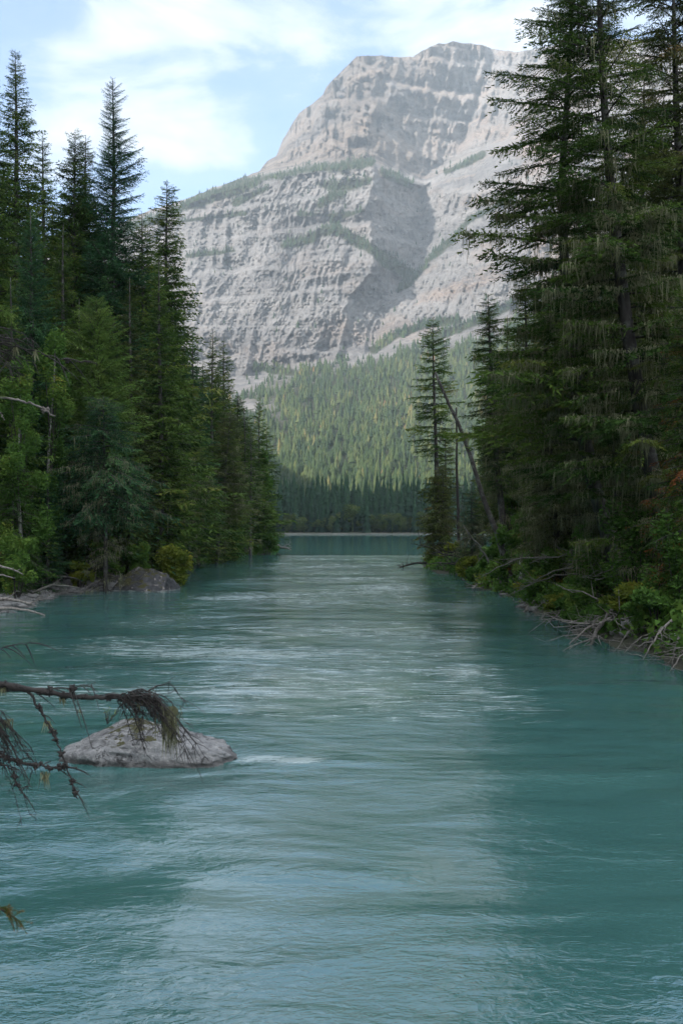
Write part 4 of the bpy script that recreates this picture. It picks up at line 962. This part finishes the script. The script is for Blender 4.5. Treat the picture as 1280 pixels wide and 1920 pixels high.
# ------------------------------------------------------------------ boulders
def boulder(name, loc, size, label, mat, seed, sub=40, cat='boulder', prof=None, amp_=.22, cuts=16, crange=(.72, .95), rdg=.14, rgh=.035):
    u = np.linspace(0, 2 * np.pi, sub * 2 + 1)[:-1]; v = np.linspace(0, np.pi, sub)
    U, Vv = np.meshgrid(u, v, indexing='ij'); x, y, z = np.cos(U) * np.sin(Vv), np.sin(U) * np.sin(Vv), np.cos(Vv)
    sq = lambda t: np.sign(t) * np.abs(t) ** .8
    x, y, z = sq(x), sq(y), sq(z)
    n = 1 + amp_ * 2 * (fbm(x * 1.3 + 5, y * 1.3 + 5, z * 1.3 + 5, o=3, seed=seed) - .5) + rdg * (fbm(x * 2.6 + 9, y * 4 + 9, z * 4 + 9, o=4, seed=seed + 5, ridged=True) - .6) + .03 * (fbm(x * 14 + 9, y * 14, z * 14, o=2, seed=seed + 9) - .5)
    x, y, z = x * n, y * n, z * n
    if prof is not None: z = np.where(z > 0, z * prof(x, y), z)
    rc = np.random.default_rng(seed)
    for c_ in range(cuts):
        nn_ = rc.normal(0, 1, 3); nn_[2] = abs(nn_[2]) * .8; nn_ /= np.linalg.norm(nn_); q_ = x * nn_[0] + y * nn_[1] + z * nn_[2]
        ex = np.maximum(q_ - rc.uniform(*crange), 0) * .9; x, y, z = x - nn_[0] * ex, y - nn_[1] * ex, z - nn_[2] * ex
    rr_ = 1 + rgh * (fbm(x * 4 + 9, y * 4 + 9, z * 6 + 9, o=5, seed=seed + 3, ridged=True) - .5); x, y, z = x * rr_, y * rr_, z * rr_
    Vx = np.stack([x * size[0] / 2, y * size[1] / 2, z * size[2]], -1)
    nu, nvv = len(u), sub; i = np.arange(nu)[:, None] * nvv + np.arange(nvv - 1)[None]; j = ((np.arange(nu)[:, None] + 1) % nu) * nvv + np.arange(nvv - 1)[None]
    Qf = np.stack([i, i + 1, j + 1, j], -1).reshape(-1, 4)
    o = add_obj(name, new_mesh(name, Vx, Q=Qf, smooth=False), M[mat], loc=loc)
    return tag(o, label, cat)
D = 13.2
boulder('river_boulder', (P(284, 0, D)[0], D, -.08), (2.72, 1.6, .48), 'pale grey cracked boulder breaking the river surface with moss on its crown', 'river_rock', 5, 70,
        prof=lambda x, y: np.interp(x, [-1.1, -.85, -.5, -.2, .2, .6, 1.1], [1.35, 1.3, 1.2, 1.0, .70, .42, .16]), amp_=.2, crange=(.74, .98), rdg=.3, cuts=18, rgh=.22)
boulder('shore_boulder', (P(268, 0, 48)[0], 48.3, -.15), (3.6, 3.6, 1.5), 'big dark mossy boulder with a pale waterline band at the end of the gravel beach', 'dark_rock', 11, 60, amp_=.34, crange=(.62, .9), rgh=.2, prof=lambda x, y: np.interp(x, [-1, -.3, .2, 1], [.7, 1.0, 1.0, .62]))
boulder('shore_boulder', (P(155, 0, 51)[0], 51.5, .1), (2.5, 2.2, 1.3), 'dark broken boulder under driftwood behind the gravel beach', 'dark_rock', 14, 40, amp_=.3)
boulder('shore_boulder', (P(118, 0, 53)[0], 53.5, .4), (2.0, 2.0, 1.2), 'rounded dark rock in the brush behind the broken boulder', 'dark_rock', 17, 36, amp_=.3)
boulder('shore_boulder', (P(205, 0, 52)[0], 51.5, .1), (2.2, 2.2, .9), 'low mossy rock hunched behind the big mossy boulder', 'dark_rock', 19, 36, amp_=.25)
for i, (px_, D_, w_, h_) in enumerate([(140, 49.2, 1.5, .8), (172, 48.6, 1.1, .6), (112, 50.5, 1.3, .9), (212, 48.9, 1.3, .75), (322, 49.5, .9, .5), (70, 47.5, .8, .4)]):
    x_ = (px_ - 640) / F * D_; o = boulder('broken_rock', (x_, D_, max(gz(x_, D_), 0) + .02), (w_, w_ * .9, h_), 'dark angular rock in the jumble along the left waterline', 'dark_rock', 120 + i, 24, cat='rock', amp_=.35, crange=(.5, .85), rgh=.2); o['group'] = 'angular rocks of the left waterline'; o.rotation_euler.z = i * 1.3
# sprig on the river boulder
rng = np.random.default_rng(31); m = MB(); lf = MB()
for k in range(6):
    d = np.array([rng.normal(0, .10), rng.normal(0, .08), rng.uniform(.12, .24)]); c = np.array([0, 0, 0.0])
    m.tube(np.stack([c, c + d * .6, c + d + [0, 0, -.02]]), [.006, .004, .002], 4, cap=False)
    for q in range(9):
        p = d * rng.uniform(.4, 1.05) + rng.normal(0, .012, 3); a_ = rng.normal(0, 1, 3); a_ /= np.linalg.norm(a_); b_ = np.cross(a_, [0, 0, 1.0])
        lf.tris(np.array([[p - b_ * .008, p + b_ * .008, p + a_ * .03]]), rng.random())
r = empty('leafy_sprig', (P(198, 0, 13)[0], 13.1, .42), 'tiny leafy sprig sprouting from the mossy crown of the river boulder', 'plant')
add_obj('stems', m.mesh('stems'), M['bark_dark'], r); add_obj('leaves', lf.mesh('leaves'), M['leaf_yellow'], r)
# shore stones: nobody could count them
rng = np.random.default_rng(41); n = 2600
X = rng.uniform(-20, 14, n * 12); Y = rng.uniform(20, 60, n * 12); d = water_dist(X, Y)
ok = (X < 0) & (Y > 30) & (d > -.35) & (d < 3.2); ok2 = (X > 0) & (d > -.2) & (d < .7) & (rng.random(len(X)) < .25)
idx = np.where(ok | ok2)[0][:n]; X, Y = X[idx], Y[idx]; Z = ground_z(X, Y)
t_ = (1 + 5 ** .5) / 2
ico = np.array([(-1, t_, 0), (1, t_, 0), (-1, -t_, 0), (1, -t_, 0), (0, -1, t_), (0, 1, t_), (0, -1, -t_), (0, 1, -t_), (t_, 0, -1), (t_, 0, 1), (-t_, 0, -1), (-t_, 0, 1)]) / 1.9
icf = np.array([(0, 11, 5), (0, 5, 1), (0, 1, 7), (0, 7, 10), (0, 10, 11), (1, 5, 9), (5, 11, 4), (11, 10, 2), (10, 7, 6), (7, 1, 8), (3, 9, 4), (3, 4, 2), (3, 2, 6), (3, 6, 8), (3, 8, 9), (4, 9, 5), (2, 4, 11), (6, 2, 10), (8, 6, 7), (9, 8, 1)])
sz = .05 + .22 * rng.random(len(X)) ** 4
vv = ico[None] * (1 + rng.normal(0, .14, (len(X), 12, 1))) * sz[:, None, None] * np.array([1.3, 1, .6]) + np.stack([X, Y, Z], 1)[:, None]
tag(add_obj('gravel', new_mesh('gravel', vv.reshape(-1, 3), (np.arange(len(X))[:, None, None] * 12 + icf[None]).reshape(-1, 3)), M['stone']), 'grey gravel and cobbles strewn along the waterline', 'gravel', kind='stuff')

# ------------------------------------------------------------------ driftwood, roots and fallen branches
def branchy(name, p0, p1, rad, label, seed, n=8, group=None, mat='deadwood', cat='driftwood', sagm=.08, tw=.35, sub=True):
    r_ = np.random.default_rng(seed); p0, p1 = np.array(p0, float), np.array(p1, float); L = np.linalg.norm(p1 - p0)
    s_ = np.linspace(0, 1, 9)[:, None]; c = (p1 - p0) * s_ + np.array([0, 0, 1]) * L * sagm * np.sin(s_ * 3.14) + r_.normal(0, .012 * L, (9, 3)) * np.sin(s_ * 3.14)
    m = MB(); m.tube(c, rad * np.linspace(1, .35, 9), 7)
    e = empty(name, p0, label, cat, group) if sub and n else None
    if n:
        t = MB()
        for i in range(n):
            u = r_.uniform(.15, 1.0); b = np.array([np.interp(u, s_[:, 0], c[:, j]) for j in range(3)]); d = r_.normal(0, 1, 3); d[2] = abs(d[2]) * .5; d += (p1 - p0) / L * .9; d /= np.linalg.norm(d)
            l = L * tw * r_.uniform(.3, 1) ; q = np.linspace(0, 1, 5)[:, None]; pts = b + d * l * q + r_.normal(0, .04 * l, (5, 3)) * q
            t.tube(pts, rad * .35 * np.linspace(1, .25, 5), 4, cap=False)
            for w in range(3):
                bb = pts[2 + w % 3]; dd = d + r_.normal(0, .7, 3); dd /= np.linalg.norm(dd); t.tube(np.stack([bb, bb + dd * l * .2, bb + dd * l * .4]), rad * np.array([.16, .12, .05]), 3, cap=False)
        add_obj('trunk', m.mesh('trunk', True), M[mat], e); add_obj('branches', t.mesh('branches'), M[mat], e); return e
    o = add_obj(name, m.mesh(name, True), M[mat], loc=p0); return tag(o, label, cat, group)
def W3(px, py, dz=0, D=None):
    if D is None: D = CAMH * F / (py - HY)
    return P(px, py, D) + np.array([0, 0, dz])
branchy('drift_log', W3(-20, 1132, .12, 37), W3(68, 1138, .02, 37), .09, 'pale barkless log lying on the gravel at the left frame edge', 1, 4)
branchy('drift_log', W3(-40, 1152, .08, 34), W3(85, 1153, -.02, 34), .08, 'half sunken pale log at the waterline of the gravel beach', 2, 0)
branchy('drift_branch', W3(-30, 1060, 0, 37), W3(44, 1077, 0, 37), .06, 'broken pale branch jutting over the gravel beach', 3, 3, tw=.15)
branchy('drift_branch', W3(-30, 1080, 0, 37), W3(26, 1084, 0, 37), .05, 'shorter pale branch jutting just below the broken one', 4, 2, tw=.15)
branchy('drift_log', W3(115, 1076, 0, 50), W3(200, 1068, 0, 49), .08, 'dark dead log wedged across the broken boulder', 5, 5, mat='bark_dark')
branchy('drift_log', W3(130, 1012, 0, 51), W3(182, 1042, 0, 50), .10, 'slanting grey log in the brush behind the beach', 6, 0)
branchy('drift_branch', W3(160, 1106, .05, 47), W3(188, 1094, .05, 48), .06, 'small root snag beside the big mossy boulder', 7, 4)
branchy('drift_log', W3(382, 1042, 0, 95), W3(405, 1052, -.05, 92), .12, 'white dead log slanting into the river below the left trees', 8, 0)
branchy('drift_log', W3(425, 1040, 0, 103), W3(455, 1043, .05, 100), .12, 'pale log lying along the left waterline', 9, 0)
branchy('drift_log', W3(500, 1032, 0, 118), W3(545, 1030, -.05, 114), .22, 'tangled dead log at the tip of the left point', 10, 9)
branchy('drift_branch', W3(518, 1043, .2, 106), W3(530, 1050, -.1, 102), .06, 'dark stick poking from the riffle off the left point', 11, 0, mat='bark_dark')
branchy('fallen_tree', W3(842, 1063, .1, 75), W3(745, 1064, -.05, 76), .13, 'thin fallen trunk stretched over the water from the right point', 12, 6, mat='bark_dark', tw=.2)
branchy('root_tangle', W3(865, 1066, .3, 68), W3(885, 1085, -.1, 58), .20, 'dark upturned root tangle on the right bank beyond the leaning snag', 13, 16, mat='bark_dark', tw=.5)
branchy('drift_log', W3(925, 1100, .2, 51), W3(880, 1108, -.05, 49), .10, 'short log with branches lying at the waterline below the leaning snag', 14, 7)
branchy('drift_branch', W3(1010, 1140, .3, 37), W3(975, 1152, -.1, 35.5), .07, 'forked grey root at the water edge right of the short broken trunk', 15, 8)
branchy('drift_log', W3(1180, 1160, .45, 29), W3(1100, 1212, -.12, 25.5), .10, 'bare grey log slanting down the bank into the river', 16, 14, tw=.5)
branchy('drift_log', W3(60, 1118, .15, 42), W3(150, 1108, .12, 44), 0.07, 'weathered log lying along the cobbles beside the broken boulder', 70, 5, mat='greywood', tw=.3)
branchy('drift_log', W3(20, 1100, .15, 43.5), W3(95, 1108, .12, 45.5), 0.06, 'short grey pole half buried in the cobbles of the beach', 71, 5, mat='greywood', tw=.3)
branchy('drift_log', W3(90, 1090, .15, 45), W3(160, 1098, .12, 47), 0.05, 'splintered stick resting on dark rocks at the back of the beach', 72, 5, mat='greywood', tw=.3)
branchy('drift_log', W3(-10, 1120, .15, 46.5), W3(60, 1106, .12, 48.5), 0.05, 'crooked grey limb crossing the pale barkless log', 73, 5, mat='greywood', tw=.3)
branchy('drift_log', W3(150, 1070, .15, 48), W3(215, 1060, .12, 50), 0.06, 'mossy limb leaning behind the low mossy rock', 74, 5, mat='greywood', tw=.3)
r_ = np.random.default_rng(51)
for i in range(20):
    px = 1000 + 300 * (i + r_.random()) / 20; yy = np.interp(px, [960, 1000, 1065, 1085, 1180, 1300], [1124, 1148, 1168, 1190, 1216, 1262]); Dn = CAMH * F / (yy - HY)
    p0 = P(px, yy - 14, Dn); p0[0] += .5; p0[2] = .45 + r_.random() * .4; p1 = p0 + np.array([r_.uniform(-1.6, .3), r_.uniform(-1.3, .2), -p0[2] - .1 + r_.random() * .15])
    branchy('dead_branch', p0, p1, r_.uniform(.02, .045), 'bleached dead branch tangled along the undercut right bank', 60 + i, 9, 'dead branches along the undercut right bank', tw=.6, cat='branch', mat='deadwood' if i % 3 else 'greywood')
for i in range(12):
    px = 1020 + 270 * (i + r_.random()) / 12; Dn = 36 - (px - 1020) / 270 * 9
    p0 = P(px, 1090 + r_.uniform(-60, 30), Dn); p1 = p0 + np.array([r_.uniform(-2.6, -.6), r_.uniform(-.8, .8), r_.uniform(-.9, -.1)])
    branchy('dead_branch', p0, p1, .028, 'thin bare bough drooping through the shrubs of the right bank', 90 + i, 10, 'bare boughs drooping over the right bank', tw=.4, cat='branch', mat='greywood')

# ------------------------------------------------------------------ near spruce on the left whose branches reach into the view
near = empty('overhanging_spruce', (-4.3, 5.0, .6), 'close lichen crusted spruce beside the camera reaching dead branches over the river boulder', 'tree')
NB = np.array([-4.3, 5.0, .6])
m = MB(); s_ = np.linspace(0, 1, 14); m.tube(np.stack([.12 * np.sin(s_ * 5), .1 * s_, s_ * 11 - .6], 1), np.linspace(.24, .05, 14), 14); add_obj('trunk', m.mesh('trunk', True), M['bark'], near)
def nb(px, py, D=5.0): return P(px, py, D) - NB
def smooth(pts, n):
    pts = np.array(pts, float); t = np.linspace(0, 1, len(pts)); T_ = np.linspace(0, 1, n); out = np.stack([np.interp(T_, t, pts[:, j]) for j in range(3)], 1)
    for _ in range(3): out[1:-1] = (out[:-2] + 2 * out[1:-1] + out[2:]) / 4
    return out
def near_branch(label, pts, r0, r1, seed, knobs=10, twig=0, fans=(), beards=(), wood='bark_dark'):
    r_ = np.random.default_rng(seed); c = smooth([(nb(*pts[0]) * [0, 0, 1] + [0.0, 0.1, 0.0])] + [nb(*p) for p in pts], 40)
    c[5:-1] += r_.normal(0, .0035, (34, 3))
    m = MB(); m.tube(c, np.linspace(r0, r1, 40) * (1 + .18 * r_.normal(0, 1, 40).clip(-1, 1)), 7)
    for i in range(knobs):
        u = r_.uniform(.35, .97); b = np.array([np.interp(u, np.linspace(0, 1, 40), c[:, j]) for j in range(3)])
        for q in range(6):
            d = r_.normal(0, 1, 3); d /= np.linalg.norm(d); m.tube(np.stack([b, b + d * .022]), [.010, .004], 5)
    for i in range(twig):
        u = r_.uniform(.4, 1); b = np.array([np.interp(u, np.linspace(0, 1, 40), c[:, j]) for j in range(3)]); d = np.array([r_.uniform(.3, 1), r_.normal(0, .5), r_.uniform(-1, .5)]); l = r_.uniform(.05, .22)
        q = np.linspace(0, 1, 5)[:, None]; m.tube(b + d * l * q + np.array([0, 0, -.3]) * l * q * q, [.004, .003, .003, .002, .001], 4, cap=False)
    for (fx, fy, ang0, ang1, L0, L1, nn, curl) in fans:
        b = nb(fx, fy)
        for i in range(nn):
            a_ = math.radians(ang0 + (ang1 - ang0) * (i + r_.random()) / nn); L = r_.uniform(L0, L1); q = np.linspace(0, 1, 9)[:, None]
            st_ = b + r_.normal(0, .012, 3)
            pts_ = st_ + np.concatenate([np.cos(a_) * L * q, r_.normal(0, .18) * L * q, np.sin(a_) * L * q - curl * L * q ** 2.0], 1)
            pts_[1:] += np.cumsum(r_.normal(0, .006, (8, 3)), 0)
            m.tube(pts_, np.linspace(.0042, .0011, 9), 4, cap=False)
            for w in range(14):
                k = int(r_.integers(1, 9)); d = np.array([r_.normal(.2, .7), r_.normal(0, .6), r_.normal(-.6, .5)]); l = r_.uniform(.015, .06)
                m.tube(np.stack([pts_[k], pts_[k] + d * l * .6, pts_[k] + d * l + [0, 0, -.01]]), [.0022, .0016, .0008], 3, cap=False)
    o = add_obj('dead_branch', m.mesh('dead_branch'), M[wood], near); o['label'] = label
    if beards:
        for (bx, by, wpx, hpx, nn) in beards:
            lb = MB()
            p0 = np.stack([nb(bx + r_.normal(0, wpx / 2), by + r_.uniform(0, hpx * .3)) for _ in range(nn)])
            l = hpx / F * 5 * r_.uniform(.3, 1.0, nn); dr_ = r_.normal(0, 1, (nn, 3)); dr_[:, 2] = 0; dr_ /= np.linalg.norm(dr_, axis=1)[:, None]
            p2 = p0 + np.stack([r_.normal(0, .012, nn), r_.normal(0, .012, nn), -l], 1); wd_ = r_.uniform(.002, .006, nn)[:, None]
            lb.tris(np.stack([p0 - dr_ * wd_, p0 + dr_ * wd_, p2], 1), np.clip(r_.normal(.55, .2, nn), 0, 1))
            add_obj('hanging_lichen', lb.mesh('hanging_lichen'), M['lichen'], o)
near_branch('long lichen knobbed dead branch ending in a drooping fan of twigs', [(-300, 1262), (-60, 1276), (20, 1286), (95, 1299), (150, 1307), (205, 1307), (262, 1312)], .022, .010, 1, 16, 6,
    fans=[(232, 1308, 30, -80, .07, .22, 12, .7), (245, 1306, 34, -12, .16, .38, 18, .95), (275, 1300, 20, -50, .1, .28, 9, .8), (200, 1306, 20, -10, .1, .2, 3, .3)], beards=[(318, 1322, 16, 90, 150), (8, 1283, 12, 22, 30), (275, 1310, 22, 20, 40), (118, 1305, 6, 20, 12), (150, 1330, 8, 18, 10)])
near_branch('thin side branch hanging down below the long dead branch', [(40, 1290), (58, 1300), (80, 1338), (100, 1375), (112, 1400), (130, 1450), (146, 1498)], .009, .003, 2, 9, 5, beards=[(88, 1350, 6, 24, 14)])
near_branch('short forked dead twig above the long dead branch', [(60, 1296), (95, 1292), (148, 1288), (180, 1280)], .006, .002, 3, 4, 7)
near_branch('lower dead branch with knobs and a drooping twig fan', [(-260, 1370), (-60, 1400), (0, 1415), (35, 1430), (80, 1437), (145, 1440)], .014, .005, 4, 16, 8,
    fans=[(-30, 1335, 25, -50, .12, .3, 15, 1.2), (-70, 1345, 25, -60, .16, .36, 12, .8)], beards=[(85, 1446, 8, 36, 24), (5, 1345, 25, 30, 30)])
near_branch('low stub twig hanging from the lower dead branch', [(-20, 1425), (22, 1438), (30, 1460), (42, 1488)], .006, .002, 5, 3, 4)
near_branch('slim forked dead twig high above the long dead branch', [(-260, 1235), (-60, 1228), (0, 1217), (30, 1207), (60, 1205)], .008, .0015, 6, 3, 6)
near_branch('bare pale branch arching down across the left trees', [(-260, 735), (-60, 741), (0, 745), (40, 750), (75, 762), (104, 780)], .011, .003, 7, 3, 0, wood='deadwood')
near_branch('small pale twig below the bare pale branch', [(-120, 735), (-20, 765), (0, 773), (9, 787)], .006, .002, 8, 0, 0, wood='deadwood')
near_branch('sheaf of bare grey twigs crossing the birches', [(-260, 640), (-60, 640), (0, 645), (60, 655), (110, 672), (150, 680)], .007, .0012, 9, 2, 10, wood='bark_dark',
    fans=[(-50, 640, 8, -28, .12, .38, 9, .3), (-20, 625, 5, -20, .1, .26, 5, .3)], beards=[(30, 650, 6, 24, 24), (67, 655, 4, 24, 20)])
def green_bough(pts, seed, L, n, label, mat, w=.9):
    r_ = np.random.default_rng(seed); c = smooth([nb(*pts[0]) * [0, 0, 1] + [0.0, 0.1, 0.0]] + [nb(*p) for p in pts], 30)
    m = MB(); m.tube(c, np.linspace(.012, .003, 30), 6); o = add_obj('bough', m.mesh('bough', True), M['bark_dark'], near); o['label'] = label
    f = MB()
    twl = [(c[i], c[min(i + 1, 29)] - c[i]) for i in range(12, 30)]
    stems = []
    for i in range(n):
        k = int(r_.integers(18, 30)); d = np.array([r_.uniform(.2, 1), r_.normal(0, .5), r_.normal(-.25, .45)]); d /= np.linalg.norm(d); stems.append((c[k], d, r_.uniform(.3, 1) * L))
    for b, d, l in stems:
        q = np.linspace(0, 1, int(l / .0022)); p = b + d * l * q[:, None] + np.array([0, 0, -.35]) * l * (q ** 2)[:, None]; k = len(p)
        nd = r_.normal(0, 1, (k, 3)); nd -= d * (nd @ d)[:, None]; nd /= np.linalg.norm(nd, axis=1)[:, None]; nd = nd + d * .8; nd /= np.linalg.norm(nd, axis=1)[:, None]
        s2 = np.cross(nd, r_.normal(0, 1, (k, 3))); s2 /= np.linalg.norm(s2, axis=1)[:, None]
        f.tris(np.stack([p - s2 * .0014, p + s2 * .0014, p + nd * .016], 1), np.clip(.6 + .4 * q + r_.normal(0, .1, k), 0, 1))
        f.tube(np.stack([b, b + d * l * .5, p[-1]]), [.002, .0015, .001], 3, cap=False, tint=.1)
    add_obj('needles', f.mesh('needles'), M[mat], o)
green_bough([(-260, 520), (-80, 555), (-20, 575), (0, 582), (14, 588)], 21, .10, 26, 'fresh green needled branch tip', 'young')
green_bough([(-260, 700), (-60, 720), (-14, 735), (-4, 750)], 23, .06, 10, 'small fresh green needled tip', 'young')
green_bough([(-260, 1650), (-60, 1680), (-10, 1697), (15, 1712), (38, 1728)], 22, .09, 26, 'olive green needled tip hanging over the water', 'olive')


# ------------------------------------------------------------------ haze
hm = bpy.data.materials.new('haze'); hm.use_nodes = True; nt = hm.node_tree; nt.nodes.clear()
pv = nt.nodes.new('ShaderNodeVolumePrincipled'); pv.inputs['Color'].default_value = (.72, .87, 1.0, 1); pv.inputs['Density'].default_value = HAZE
pv.inputs['Anisotropy'].default_value = 0.0
ho = nt.nodes.new('ShaderNodeOutputMaterial'); nt.links.new(pv.outputs[0], ho.inputs['Volume'])
x0, x1, y0, y1, z0, z1 = -4600, 4600, -4600, 5600, -6, 1720
V = [(x, y, z) for x in (x0, x1) for y in (y0, y1) for z in (z0, z1)]
o = add_obj('haze', new_mesh('haze', V, Q=[(0, 1, 3, 2), (4, 6, 7, 5), (0, 4, 5, 1), (2, 3, 7, 6), (0, 2, 6, 4), (1, 5, 7, 3)]), hm)
tag(o, kind='stuff', label='thin pale haze filling the valley air', cat='haze')
